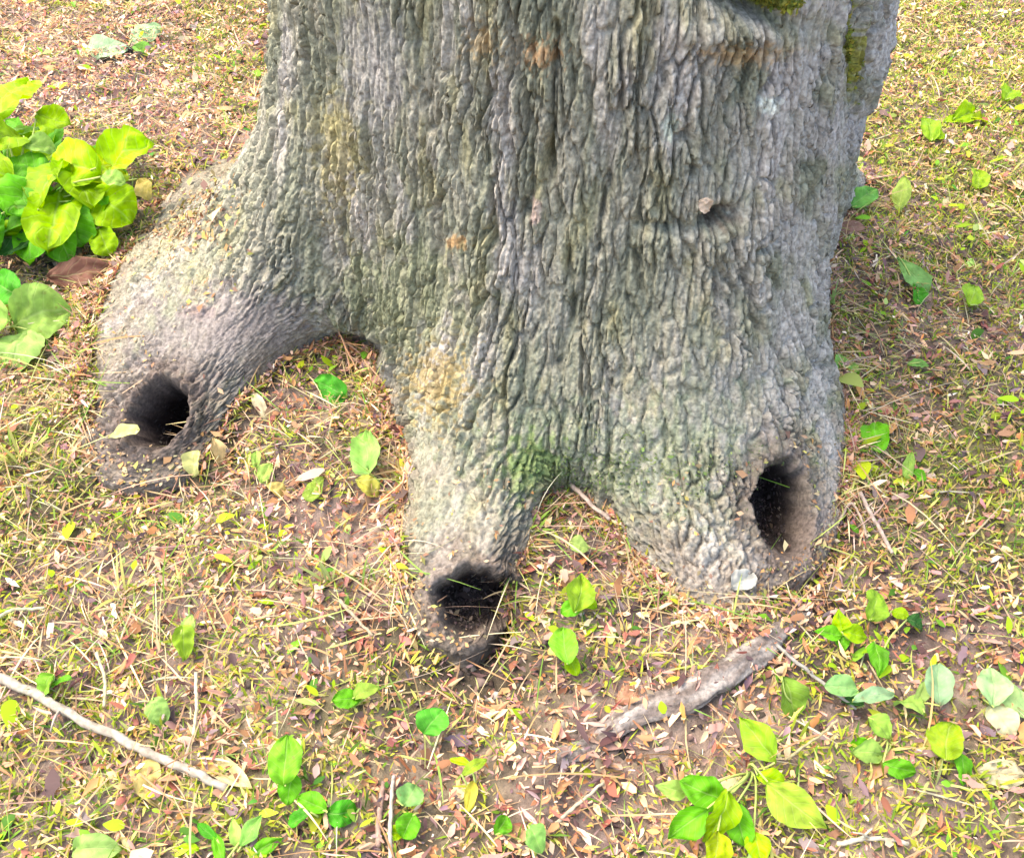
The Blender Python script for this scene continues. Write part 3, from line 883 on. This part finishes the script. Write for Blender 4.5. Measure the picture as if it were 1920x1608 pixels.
def put_leaf(name, px, py, z, L, W, ang, shape, col, parent=None, fold=None, curl=None, wave=.22, teeth=0., tilt=.35, normal=None, on=None):
    """px,py: middle of the leaf; L, W: size in photograph pixels"""
    if on is not None:
        p0, nn = on
        p, ax_, bx, nrm, mpp = leaf_frame(px, py, 0, ang, tilt, nn)
        d = p0 - CAMP
        sc = (d @ np.array([0, cp, -sp])) / ((p - CAMP) @ np.array([0, cp, -sp]))
        p = p0; mpp *= sc
    else:
        p, ax_, bx, nrm, mpp = leaf_frame(px, py, z, ang, tilt, normal)
    dep = project(p[None])[2][0]
    k_ = .74 if (px > 1500 and py < 1000) else (1.04 if px < 300 and py < 700 else .86)
    L = L * k_; W = W * k_
    Lw = L * min(mpp, 1.5 * dep / FPX)
    Ww = W * dep / FPX * 1.12
    fold = rng.uniform(.05, .6) if fold is None else fold
    curl = rng.uniform(.05, .75) if curl is None else curl
    V, F, uv = leaf_geo(Lw, Ww, shape, fold, curl, wave, teeth)
    V = V - np.array([Lw * .5, 0, 0])
    Wd = p + V[:, :1] * ax_ + V[:, 1:2] * bx + V[:, 2:] * nrm
    if parent is None:
        o = mesh_obj(name, Wd - p, F, M_LEAF, None, None, True, uv)
        o.location = p
    else:
        o = mesh_obj(name, Wd, F, M_LEAF, parent, None, True, uv)
    c = np.array(col, float)
    if c[1] > c[0] * 1.02 and tuple(col) not in STD:
        c = c * np.array([.66, .88, .55])
    c = np.clip(c * rng.normal(1, .08), 0.004, .9)
    o.color = (c[0], c[1], c[2], 1)
    return o, p - ax_ * Lw * .5

def put_stem(parent, a, b, r=.0013, col=(.30, .36, .10), name='stem', sag=.15):
    m = (np.array(a) + np.array(b)) / 2 + np.array([rng.normal(0, .006), rng.normal(0, .006), np.linalg.norm(np.array(a) - np.array(b)) * sag])
    V, F = tube_tri(*tube(curve_pts([a, m, b], 9), [r * 1.2, r * .8], 6))
    o = mesh_obj(name, V, F, M_STEM, parent)
    o.color = (*col, 1)
    return o

def plant(name, root, leaves, label, cat='plant', group=None, stem=(.30, .36, .10), stem_r=.0013):
    b = G(*root)
    b[2] = gh(b[0], b[1])
    e = empty(name, b)
    tag(e, label, cat, group)
    for lf in leaves:
        kw = lf[8] if len(lf) > 8 else {}
        o, base = put_leaf('leaf', *lf[:8], parent=e, **kw)
        put_stem(e, b + np.array([rng.normal(0, .003), rng.normal(0, .003), 0]), base, stem_r, stem)
    return e

YG = (.27, .46, .004); YG2 = (.36, .46, .006); GR = (.05, .30, .012); MG = (.11, .38, .012); PG = (.27, .44, .09); BG = (.25, .41, .22); DG = (.025, .11, .02)
STD = {YG, YG2, GR, MG, PG, BG, DG}
DY = (.60, .46, .15); TN = (.50, .37, .21); CR = (.62, .54, .36); RB = (.27, .11, .07); OR = (.42, .21, .08)

# the leafy plant at the left edge; glossy highlights put in as pale ovals
bush = [(20, 178, .16, 100, 90, -60, 'round', YG), (5, 262, .14, 80, 70, 170, 'round', YG), (40, 245, .10, 60, 44, -30, 'oval', PG), (100, 222, .12, 62, 42, 20, 'oval', YG),
        (75, 275, .12, 60, 40, 10, 'oval', PG), (236, 296, .13, 105, 84, -35, 'round', YG), (188, 318, .12, 96, 80, -20, 'round', YG2), (128, 306, .14, 100, 84, 190, 'round', YG),
        (150, 342, .11, 100, 80, 60, 'round', YG), (95, 336, .12, 90, 76, 150, 'round', YG), (45, 312, .11, 84, 74, 200, 'round', MG), (206, 388, .08, 92, 78, 40, 'round', YG),
        (166, 372, .09, 70, 60, 90, 'oval', MG), (100, 398, .09, 100, 88, 100, 'round', YG), (52, 372, .1, 90, 80, 140, 'round', MG), (140, 418, .07, 80, 70, 80, 'round', MG),
        (20, 402, .08, 100, 84, 170, 'round', MG), (62, 432, .06, 90, 76, 120, 'round', MG), (108, 444, .05, 80, 60, 70, 'round', MG), (20, 445, .05, 80, 70, 180, 'round', DG),
        (196, 452, .04, 52, 46, 60, 'round', YG), (212, 336, .14, 46, 36, 10, 'oval', PG), (-30, 330, .13, 100, 90, 180, 'round', YG), (-60, 250, .14, 110, 90, 200, 'round', YG),
        (-50, 420, .1, 110, 90, 160, 'round', GR), (268, 355, .06, 42, 30, 60, 'oval', DY)]
for k_ in range(26):
    a_ = rng.uniform(-80, 235); b_ = rng.uniform(250, 450)
    if a_ > 150 and (b_ < 290 or b_ > 420): continue
    bush.append((a_, b_, rng.uniform(.02, .08), rng.uniform(60, 95), rng.uniform(50, 80), rng.uniform(0, 360), 'round', [MG, YG, DG, MG, YG][k_ % 5]))
plant('leafy_plant', (60, 430), bush, 'bushy clump of bright yellow green rounded leaves at the left edge', stem_r=.002)
plant('leafy_plant', (20, 620), [(76, 592, .035, 104, 96, -20, 'round', PG), (28, 655, .03, 86, 84, 120, 'round', (.42, .50, .2)), (8, 540, .05, 70, 60, 200, 'oval', GR), (-30, 600, .05, 90, 80, 180, 'round', PG)],
      'low plant with large pale round leaves just below the bushy clump')
# lower right seedlings
plant('seedling', (1400, 1450), [(1418, 1385, .045, 128, 66, -128, 'point', (.34, .46, .04)), (1492, 1512, .05, 168, 78, 42, 'point', (.44, .47, .08)), (1448, 1462, .04, 70, 40, 20, 'oval', YG),
      (1322, 1482, .05, 100, 64, 200, 'oval', MG), (1350, 1535, .055, 130, 70, 105, 'point', YG), (1290, 1545, .04, 110, 62, 140, 'point', MG), (1390, 1545, .04, 100, 58, 80, 'oval', MG), (1262, 1480, .03, 70, 40, 200, 'point', PG), (1420, 1590, .03, 80, 50, 80, 'point', YG), (1340, 1590, .05, 80, 60, 100, 'oval', YG2)],
      'largest seedling at the bottom right, with long pointed yellow green leaves')
plant('seedling', (1500, 1345), [(1482, 1312, .03, 108, 62, 70, 'point', (.24, .32, .06), dict(fold=.7)), (1450, 1300, .012, 90, 20, 95, 'oval', TN)], 'folded green leaf with a brown edge beside the thin grey twig')
plant('seedling', (1590, 1322), [(1578, 1290, .035, 74, 46, 190, 'oval', (.30, .44, .24)), (1640, 1303, .04, 96, 38, -12, 'oval', BG), (1600, 1315, .02, 50, 30, 200, 'oval', DG)], 'grey green seedling with narrow leaves right of the thin grey twig')
plant('seedling', (1715, 1330), [(1762, 1282, .05, 92, 56, -90, 'oval', BG), (1705, 1318, .03, 74, 50, -150, 'oval', PG), (1728, 1300, .035, 60, 26, -70, 'oval', (.45, .5, .22))], 'seedling with an upright pale bluish oval leaf at the lower right')
plant('seedling', (1850, 1335), [(1860, 1285, .05, 92, 62, -95, 'oval', (.46, .56, .40)), (1905, 1310, .035, 110, 58, 40, 'round', (.55, .58, .36)), (1880, 1350, .03, 90, 60, 60, 'oval', (.58, .56, .35))], 'palest whitish green leaves at the right edge, lower corner')
plant('seedling', (1790, 1440), [(1778, 1388, .045, 84, 68, -80, 'round', (.38, .44, .03)), (1806, 1436, .03, 76, 40, 70, 'oval', MG), (1745, 1400, .02, 60, 34, 190, 'oval', DY)], 'seedling with one rounded olive yellow leaf near the right edge')
plant('seedling', (1650, 1390), [(1650, 1362, .03, 66, 48, 40, 'oval', (.38, .5, .12)), (1630, 1412, .03, 66, 46, 190, 'oval', PG), (1688, 1440, .03, 80, 40, 20, 'oval', MG), (1610, 1395, .02, 46, 30, 160, 'oval', MG)], 'small seedling of light green oval leaves between the pointed and the olive ones')
plant('seedling', (1585, 1200), [(1578, 1168, .03, 66, 40, -100, 'point', YG), (1556, 1186, .03, 60, 32, 190, 'point', MG), (1604, 1188, .03, 62, 36, 10, 'point', YG), (1580, 1204, .02, 44, 30, 90, 'point', MG)], 'star shaped yellow green seedling below the right burrow hole')
plant('seedling', (1640, 1160), [(1640, 1134, .03, 66, 52, -70, 'round', (.30, .40, .05)), (1688, 1150, .02, 40, 26, 20, 'oval', YG)], 'small rounded seedling up and right of the star shaped one')
plant('seedling', (1645, 1255), [(1645, 1232, .035, 74, 46, 80, 'point', MG), (1718, 1168, .02, 44, 34, 20, 'oval', DG)], 'upright mid green leaf below the star shaped seedling')
# lower left and centre
plant('seedling', (545, 1480), [(533, 1425, .06, 110, 70, -92, 'oval', (.24, .48, .04)), (545, 1478, .03, 74, 44, 100, 'oval', MG)], 'upright bright green spoon shaped leaf near the bottom edge')
plant('seedling', (600, 1530), [(642, 1522, .03, 66, 52, 0, 'round', GR), (585, 1505, .03, 70, 44, -150, 'oval', MG), (560, 1535, .03, 60, 34, 150, 'oval', GR), (618, 1545, .015, 50, 36, 60, 'oval', DG)], 'dark green rounded leaves at the bottom, beside the spoon shaped leaf')
plant('seedling', (808, 1380), [(810, 1352, .03, 66, 62, -60, 'round', (.12, .42, .06))], 'single rounded emerald green leaf below the front burrow hole', 'leaf')
plant('seedling', (1085, 1150), [(1086, 1108, .045, 92, 58, -80, 'point', (.34, .42, .04)), (1072, 1140, .03, 54, 34, 160, 'oval', MG), (1104, 1130, .02, 46, 26, 30, 'oval', YG)], 'yellow green toothed leaf right of the front burrow hole')
plant('seedling', (1065, 1250), [(1060, 1206, .045, 86, 54, -95, 'oval', (.24, .47, .05)), (1072, 1246, .025, 54, 30, 60, 'oval', YG), (1044, 1222, .02, 46, 26, 190, 'oval', DY)], 'fresh green upright leaf directly below the yellow toothed one')
e = plant('fallen_leaf', (640, 740), [(612, 726, .02, 74, 60, -160, 'heart', (.10, .40, .05), dict(curl=.4))], 'green leaf on a long pale stalk in the crotch of the left root', 'leaf')
put_stem(e, G(640, 735, .012), G(722, 785, .010), .0016, (.62, .55, .40), 'stalk', .05)
plant('seedling', (688, 880), [(684, 838, .035, 92, 82, -95, 'heart', (.38, .55, .20))], 'single pale green heart shaped leaf between left and front roots', 'leaf')
plant('seedling', (595, 930), [(592, 912, .02, 56, 40, -50, 'heart', (.40, .44, .10))], 'small yellowish leaf left of the front root, below the heart shaped leaf', 'leaf')
plant('seedling', (510, 905), [(498, 885, .02, 50, 30, -60, 'oval', (.42, .46, .16)), (520, 918, .012, 52, 26, 30, 'oval', DY), (480, 860, .02, 40, 20, -90, 'oval', PG)], 'thin pale yellow sprout in the litter right of the left burrow')
plant('seedling', (690, 930), [(690, 912, .015, 62, 46, 30, 'oval', (.44, .42, .08))], 'flat yellow leaf touching the front root on its left side', 'leaf')
plant('seedling', (1640, 840), [(1644, 812, .035, 66, 62, 80, 'round', (.20, .50, .03))], 'vivid green round leaf alone on the moss right of the trunk', 'leaf')
plant('seedling', (1715, 560), [(1712, 512, .035, 118, 54, 50, 'spoon', (.34, .50, .22)), (1722, 548, .02, 54, 36, 80, 'oval', GR)], 'long pale green leaf on the brown litter right of the trunk')
plant('seedling', (1830, 580), [(1828, 548, .035, 84, 54, -70, 'point', (.36, .46, .04))], 'pointed yellow green leaf at the right, beside the long pale leaf', 'leaf')
plant('seedling', (1615, 395), [(1622, 368, .035, 84, 54, -40, 'oval', (.17, .36, .10))], 'green leaf touching the right edge of the trunk', 'leaf')
plant('seedling', (1690, 385), [(1690, 362, .03, 92, 40, -85, 'oval', (.46, .48, .14))], 'upright pale yellow leaf just right of the leaf touching the trunk', 'leaf')
plant('seedling', (1742, 262), [(1742, 238, .03, 70, 46, -100, 'round', (.32, .42, .03)), (1760, 252, .02, 40, 30, 10, 'oval', YG)], 'olive green rounded leaf right of the trunk, in the sunny moss')
plant('seedling', (1822, 238), [(1812, 214, .03, 70, 48, -20, 'oval', YG), (1840, 226, .02, 50, 34, 20, 'oval', YG2), (1790, 225, .02, 46, 30, 190, 'oval', YG)], 'spreading yellow green sprout at the upper right in the moss')
plant('seedling', (1896, 190), [(1892, 175, .03, 52, 46, -60, 'round', (.36, .48, .02))], 'small bright leaf at the right edge near the top', 'leaf')
plant('seedling', (1838, 350), [(1834, 334, .025, 56, 46, -90, 'round', (.38, .44, .03))], 'tiny yellow leaf at the right between two moss clumps', 'leaf')
plant('seedling', (1585, 700), [(1580, 678, .03, 66, 44, -80, 'oval', (.28, .46, .14)), (1598, 690, .02, 40, 26, 20, 'oval', PG)], 'light green sprout against the right flank of the tree')
plant('seedling', (1735, 690), [(1722, 682, .025, 56, 34, 0, 'oval', (.3, .48, .16))], 'small light green leaf on the brown litter, level with the flank sprout', 'leaf')
plant('seedling', (1712, 895), [(1706, 868, .03, 60, 36, -80, 'heart', (.40, .48, .14)), (1724, 890, .02, 44, 30, 30, 'oval', MG)], 'pale sprout below and right of the vivid round leaf')
plant('seedling', (352, 1230), [(346, 1208, .025, 66, 50, 80, 'heart', (.36, .44, .05)), (352, 1172, .03, 50, 30, -80, 'oval', (.42, .46, .18))], 'yellow green two leaved sprout in the grass at the lower left')
plant('seedling', (92, 1305), [(88, 1286, .03, 60, 46, 120, 'oval', (.28, .46, .06)), (112, 1276, .03, 50, 24, -30, 'oval', MG)], 'green sprout just above the long stick at the left edge')
plant('seedling', (300, 1350), [(296, 1332, .025, 62, 48, 70, 'round', (.38, .48, .20))], 'pale green round leaf in the middle of the lower left grass', 'leaf')
plant('seedling', (670, 1320), [(652, 1308, .025, 62, 40, 170, 'oval', MG), (684, 1296, .03, 60, 34, -30, 'oval', (.38, .44, .1))], 'low green sprout left of the emerald leaf')
plant('seedling', (770, 1510), [(768, 1488, .03, 56, 52, -60, 'round', (.30, .46, .22))], 'small pale bluish round leaf near the bottom centre', 'leaf')
plant('seedling', (770, 1565), [(766, 1548, .03, 60, 46, 120, 'round', MG), (742, 1560, .02, 40, 30, 190, 'oval', YG)], 'green sprout at the bottom edge under the pale bluish leaf')
plant('seedling', (165, 1606), [(172, 1592, .03, 90, 54, 0, 'round', (.46, .54, .24)), (220, 1600, .02, 56, 34, 10, 'oval', YG)], 'pale round leaf cut by the bottom edge at the left')
plant('seedling', (455, 1590), [(408, 1585, .03, 80, 26, -110, 'point', MG), (470, 1555, .035, 84, 36, -60, 'point', (.28, .46, .14)), (440, 1560, .03, 70, 26, -100, 'point', PG), (500, 1585, .03, 80, 30, -20, 'point', MG), (385, 1555, .03, 66, 22, -140, 'point', GR), (350, 1590, .02, 60, 24, 180, 'point', YG)],
      'feathery cluster of narrow green leaves at the bottom, left of centre')
plant('seedling', (1000, 1585), [(1004, 1570, .03, 64, 46, 60, 'oval', (.30, .48, .18)), (940, 1545, .02, 50, 36, -60, 'oval', MG)], 'pale green sprout at the bottom edge right of centre')
plant('seedling', (1305, 1262), [(1306, 1248, .02, 52, 46, -40, 'round', (.48, .46, .16))], 'small round yellowish leaf lying by the surface root', 'leaf')
plant('seedling', (880, 1500), [(882, 1490, .02, 74, 26, -75, 'oval', (.52, .46, .06)), (890, 1436, .03, 66, 24, -30, 'oval', (.40, .46, .06)), (862, 1425, .02, 46, 20, 200, 'oval', YG)], 'thin yellow leaves standing below the front burrow, near the bottom')
plant('seedling', (1310, 1052), [(1085, 1022, .02, 44, 34, 20, 'oval', (.44, .46, .2))], 'small pale leaf in the litter between front root and broad root', 'leaf')
# leaves lying loose
def loose(px, py, L, W, ang, shape, col, label, z=.016, name='fallen_leaf', **kw):
    o, _ = put_leaf(name, px, py, z, L, W, ang, shape, col, **kw)
    tag(o, label, 'leaf')
    return o
loose(282, 1472, 92, 66, 60, 'heart', (.60, .47, .17), 'broad dry yellow leaf lying below the long stick', wave=.25)
loose(425, 1442, 96, 44, 35, 'oval', (.60, .50, .26), 'pale straw coloured leaf lying right of the long stick', curl=.5)
loose(226, 812, 62, 34, 170, 'heart', (.48, .48, .20), 'pale yellow leaf on the rim of the left burrow', z=.055)
loose(362, 868, 60, 42, 110, 'oval', (.50, .50, .20), 'pale curled green leaf below the left burrow', curl=.7)
loose(408, 846, 66, 26, 75, 'point', (.50, .36, .18), 'curled brown leaf standing beside the pale curled one', curl=.9, fold=.7)
loose(488, 762, 84, 22, 60, 'point', (.62, .54, .36), 'narrow cream dry leaf on the litter below the left root', curl=.6)
loose(150, 512, 120, 60, -10, 'oval', (.17, .075, .055), 'red brown dead leaf under the bushy clump', wave=.3)
loose(186, 96, 92, 44, -25, 'oval', (.62, .66, .62), 'bleached white leaf lying at the upper left', wave=.25, z=.02)
loose(272, 62, 66, 40, -30, 'oval', (.60, .68, .58), 'smaller bleached leaf just right of the larger white one', wave=.25, z=.02)
loose(268, 94, 40, 26, 20, 'oval', (.28, .48, .12), 'tiny green leaf under the smaller bleached leaf')
loose(1520, 640, 24, 16, 30, 'oval', CR, 'tiny cream leaf scrap on the right flank of the tree', on=tree_point(1500, 765, .006))
loose(1312, 378, 34, 30, 40, 'round', (.62, .46, .36), 'small tan leaf caught in the crevice of the trunk', on=tree_point(1312, 378, .012))
loose(1436, 1096, 60, 46, -40, 'oval', (.48, .47, .44), 'whitish chip at the tip of the broad root', on=tree_point(1388, 1088, .006))
loose(1180, 1300, 70, 40, -30, 'oval', (.40, .21, .14), 'reddish brown leaf on the soil beside the surface root', wave=.3)
loose(1590, 425, 90, 40, -10, 'oval', (.30, .16, .12), 'dark brown leaf at the foot of the trunk below the green leaf')
loose(1880, 1450, 110, 54, 10, 'oval', (.60, .52, .34), 'large pale tan leaf at the right edge near the bottom', wave=.3)
loose(1130, 1385, 80, 44, 20, 'oval', (.42, .26, .20), 'dull pink brown leaf lying left of the surface root', wave=.3)

# sticks and twigs
def stick(px_pts, r_px, col, label, name='stick', z=.012, forks=(), n=26, cat='stick'):
    P = np.array([G(a, b) for a, b in px_pts])
    P = curve_pts(P, n)
    P[:, 2] = gh(P[:, 0], P[:, 1]) * .5 + z + .002 * pn(np.arange(n) * .5, np.arange(n) * 0 + px_pts[0][0])
    KN = .005 if n > 30 else .0018
    P[:, 0] += KN * pn(np.arange(n) * .35, np.arange(n) * 0 + 3.3)
    P[:, 1] += KN * pn(np.arange(n) * .35, np.arange(n) * 0 + 8.3)
    k = gdepth(*px_pts[0]) / FPX
    base = P[0].copy()
    V, F = tube_tri(*tube(P - base, [q * k for q in r_px], 9, .25, int(px_pts[0][0])))
    o = mesh_obj(name, V, F, M_TWIG); o.location = base
    col = tuple(.56 * q for q in col)
    o.color = (*col, 1)
    tag(o, label, cat)
    for (i, a, b, rr) in forks:
        E = G(a, b, P[i, 2] + .012)
        Q = curve_pts([P[i], (P[i] + E) / 2 + np.array([0, 0, .004]), E], 8)
        V, F = tube_tri(*tube(Q, [rr * k, rr * k * .5], 6, .2, i))
        f = mesh_obj('side_twig', V, F, M_TWIG, o); f.color = (*col, 1)
    return o
stick([(-60, 1252), (40, 1300), (130, 1352), (230, 1398), (300, 1436), (370, 1466), (432, 1496)], [9, 8, 7.5, 6.5], (.52, .44, .37), 'long pale grey stick lying on the moss at the lower left', z=.020, n=44, forks=[(14, 95, 1370, 3)])
stick([(1448, 1228), (1490, 1262), (1540, 1300), (1600, 1342)], [3.6, 3.2, 2.4], (.42, .39, .36), 'thin grey twig pointing down from the surface root', 'twig', .02, forks=[(12, 1524, 1262, 2)], cat='twig')
stick([(1606, 940), (1640, 1000), (1668, 1048)], [4, 3.2], (.55, .42, .36), 'short pinkish twig in the moss right of the right burrow', 'twig', .02, cat='twig')
stick([(1570, 985), (1590, 958), (1612, 990), (1622, 1020)], [2.5, 2], (.5, .38, .3), 'thin bent stem arching beside the short pinkish twig', 'twig', .018, cat='twig')
stick([(735, 1640), (736, 1560), (738, 1500), (742, 1470)], [4.4, 3.6], (.58, .5, .44), 'pale upright dry stem at the bottom edge left of centre', 'dry_stem', .02, cat='stem')
stick([(712, 1600), (716, 1530), (722, 1480)], [6, 4.6], (.42, .27, .22), 'pinkish brown dry stalk beside the pale upright stem', 'dry_stem', .016, cat='stem')
stick([(1560, 1598), (1620, 1592), (1690, 1600)], [4.6, 3.8], (.60, .53, .42), 'pale forked twig at the bottom edge right of the large seedling', 'twig', .02, forks=[(9, 1636, 1552, 3), (12, 1600, 1560, 2.6)], cat='twig')
stick([(375, 1280), (378, 1340), (374, 1400)], [3.6, 2.8], (.66, .56, .38), 'cream straw stem standing above the straw coloured leaf', 'dry_stem', .026, cat='stem')
stick([(1056, 915), (1090, 955), (1140, 1000)], [4.5, 3.6], (.52, .40, .34), 'short reddish twig lying in the fork of the two front roots', 'twig', .028, cat='twig')
stick([(1460, 1450), (1520, 1410), (1560, 1372)], [2.6, 2.2], (.56, .46, .26), 'thin straw stem crossing between the pointed leaves', 'dry_stem', .03, cat='stem')
stick([(190, 1240), (206, 1290), (208, 1345)], [3.2, 2.6], (.62, .54, .34), 'short cream straw stem above the middle of the long stick', 'dry_stem', .024, cat='stem')
stick([(1040, 1560), (1085, 1520), (1130, 1482)], [3.4, 2.8], (.58, .49, .36), 'pale straw stem slanting at the bottom left of the large seedling', 'dry_stem', .02, cat='stem')
stick([(640, 1140), (668, 1170), (702, 1206)], [3.4, 2.8], (.46, .36, .26), 'thin brown twig left of the front burrow', 'twig', .02, cat='twig')
stick([(0, 1180), (50, 1162), (95, 1158)], [3.4, 2.6], (.66, .62, .38), 'pale yellow straw at the left edge above the stick', 'dry_stem', .024, cat='stem')

# grass tufts that stand out
def tuft(px, py, n, h_px, spread, col, label, lean=0.):
    b = G(px, py); b[2] = gh(b[0], b[1])
    k = gdepth(px, py) / FPX
    e = empty('grass_tuft', b); tag(e, label, 'grass')
    for i in range(n):
        a = rng.uniform(0, 6.28)
        L = h_px * k * rng.uniform(.6, 1.25)
        V, F, _ = strips(np.array([[b[0] + rng.normal(0, .006), b[1] + rng.normal(0, .006), b[2]]]), np.array([[math.cos(a), math.sin(a)]]), np.array([L]), np.array([rng.uniform(4, 8) * k]),
                         np.array([rng.uniform(1.5 - spread, 1.5)]), np.array([rng.uniform(.1, .6)]), np.array([[.2, .3, .05]]), 5)
        o = mesh_obj('blade', V, F, M_GRASS, e, np.repeat(np.clip(np.array(col) * rng.normal(1, .15), .02, .8)[None], len(V), 0))
tuft(690, 1095, 9, 90, .35, (.20, .30, .06), 'upright dark green grass tuft left of the front root')
tuft(990, 1000, 22, 48, .8, (.20, .32, .05), 'short dense green tuft in the fork between front and broad roots')
tuft(942, 1420, 5, 80, .3, (.36, .42, .06), 'few yellow green blades near the bottom centre')
tuft(40, 870, 16, 80, .8, (.46, .46, .14), 'yellow grass tuft at the left edge beside the left root')
tuft(230, 1110, 9, 80, .9, (.44, .42, .13), 'loose straw yellow tuft in the lower left grass')
tuft(1560, 590, 9, 60, .6, (.22, .32, .1), 'small green tuft against the right flank of the tree')
tuft(1500, 720, 7, 40, .8, (.42, .44, .18), 'pale tuft at the foot of the right flank')
tuft(610, 1100, 8, 60, .8, (.30, .34, .12), 'thin green tuft halfway between left and front burrows')
tuft(1740, 1480, 8, 70, .8, (.40, .42, .16), 'thin pale tuft below the olive yellow leaf')

# surface root of the tree, breaking through the soil at the lower right
RP = [G(975, 1470, -.012), G(1040, 1432, .004), (G(1120, 1388, .010)), G(1200, 1352, .014), G(1280, 1312, .016), G(1350, 1278, .016), G(1410, 1228, .014), G(1455, 1195, .006), G(1500, 1155, -.006), G(1540, 1110, -.03)]
RPc = curve_pts(RP, 150)
RPc[:, 2] += .010 * pn(np.arange(150) * .05, np.arange(150) * 0 + .4) + .6 * gh(RPc[:, 0], RPc[:, 1])
RPc[:, :2] += .010 * np.stack([pn(np.arange(150) * .06, np.arange(150) * 0 + 4.4), pn(np.arange(150) * .06, np.arange(150) * 0 + 9.4)], 1)
V, F = tube(RPc, [.008, .012, .016, .018, .017, .014, .010], 28, .02, 77)
ctr = np.repeat(RPc, 28, 0)
ctr = np.vstack([ctr, RPc[:1], RPc[-1:]])
q = V - ctr
q[:, 2] *= .55
along = np.concatenate([np.repeat(np.arange(150), 28), [0, 149]]); aro = np.concatenate([np.tile(np.arange(28), 150), [0, 0]])
sc_ = 1 + .22 * pn(along * .045, aro * .85, 408) + .10 * pn(along * .16, aro * 1.6, 409) + .40 * fbm(along * .05, np.cos(aro * 2 * np.pi / 28) * 1.3, 400, 3) + .16 * pn(along * .07, np.sin(aro * 2 * np.pi / 28) * 5, 404)
V = ctr + q * sc_[:, None]
f_ = sstep(-.3, .4, fbm(along * .06, aro * .3, 410, 3))[:, None]
C = np.array([.27, .235, .22]) * f_ + np.array([.14, .11, .10]) * (1 - f_)
V, F = tube_tri(V, F)
sr = mesh_obj('surface_root', V, F, M_BARK, tree, C)
sr['label'] = 'thin grey root breaking the surface at the lower right'

# moss on the bark and litter lodged on the roots
def on_bark(n, sel, size, pal, name, mat, label, flat):
    idx = np.flatnonzero(sel.ravel())
    idx = rng.choice(idx, n)
    P = P1.reshape(-1, 3)[idx]; Nn = N0.reshape(-1, 3)[idx]
    d = rng.normal(0, 1, (n, 3)); d -= Nn * (d * Nn).sum(1)[:, None] * (1 if flat else .2); d += Nn * (0.25 if flat else .7)
    d /= np.linalg.norm(d, axis=1)[:, None]
    s = np.cross(d, Nn) + rng.normal(0, .2, (n, 3)); s /= np.linalg.norm(s, axis=1)[:, None]
    L = rng.lognormal(math.log(size), .4, n)[:, None]; W = L * rng.uniform(.25, .6, (n, 1))
    b = P + Nn * .002
    V = np.stack([b - s * W * .3, b + d * L * .5 + s * W * .6 + Nn * L * .15, b + d * L, b + d * L * .5 - s * W * .6 + Nn * L * .1], 1)
    F = np.arange(n * 4).reshape(-1, 4)
    C = np.repeat(pick(pal, n)[:, None], 4, 1).reshape(-1, 3)
    o = mesh_obj(name, V.reshape(-1, 3), F, mat, tree, C, smooth=False)
    o['label'] = label; o['kind'] = 'stuff'
    return o
okp = holemask < .3
front = okp & (((P0 - CAMP) * N0).sum(2) < 0)
mossy_sel = front & ((blob(1602, 85, 16, 85, 99, .5, 10) > .5) | (blob(1450, 4, 55, 20, 100, .5, 10) > .5))
on_bark(7000, mossy_sel, .0042, [(.20, .20, .03, 3), (.28, .25, .04, 2), (.12, .15, .03, 2)], 'moss_patch', M_MOSS, 'olive moss in the groove at the top right of the trunk', False)
gm = front & ((blob(1190, 885, 250, 60, 101, .9, 22) > .6) | (blob(1000, 890, 50, 60, 102, .7, 14) > .6))
on_bark(1800, gm, .0032, [(.15, .20, .07, 3), (.20, .24, .10, 2), (.10, .16, .05, 2)], 'moss_patch', M_MOSS, 'thin green moss on the broad root', False)
flatN = N0[..., 2] > .55
lodge = front & flatN & (rootness > .5) & (fbm(PXg / 70, PYg / 50, 420, 3) > -.05) & (calm > .55)
lp_pal = [(.26, .15, .08, 3), (.36, .26, .15, 3), (.42, .34, .22, 1.4), (.20, .11, .08, 2), (.40, .20, .08, 1.5), (.30, .28, .08, 1.5)]
on_bark(800, lodge, .007, lp_pal, 'lodged_litter', M_LITTER, 'dead leaf scraps lodged on the root tops', True)
edge = okp & (ZZ > 0) & (ZZ < .018) & (np.degrees(TT) < 40)
on_bark(3000, edge, .006, lp_pal, 'lodged_litter', M_LITTER, 'leaf scraps banked against the foot of the roots', True)
leftback = front & (blob(330, 400, 100, 70, 108, .9, 16) > .45)
on_bark(900, leftback, .010, lp_pal, 'lodged_litter', M_LITTER, 'orange and cream scraps on the back of the left root', True)

# loose black soil inside the burrows
on_bark(5000, holemask > .45, .005, [(.03, .024, .024, 3), (.06, .045, .042, 2), (.12, .09, .08, 1)], 'burrow_soil', M_SOILBIT, 'loose dark soil in the burrow holes', True)
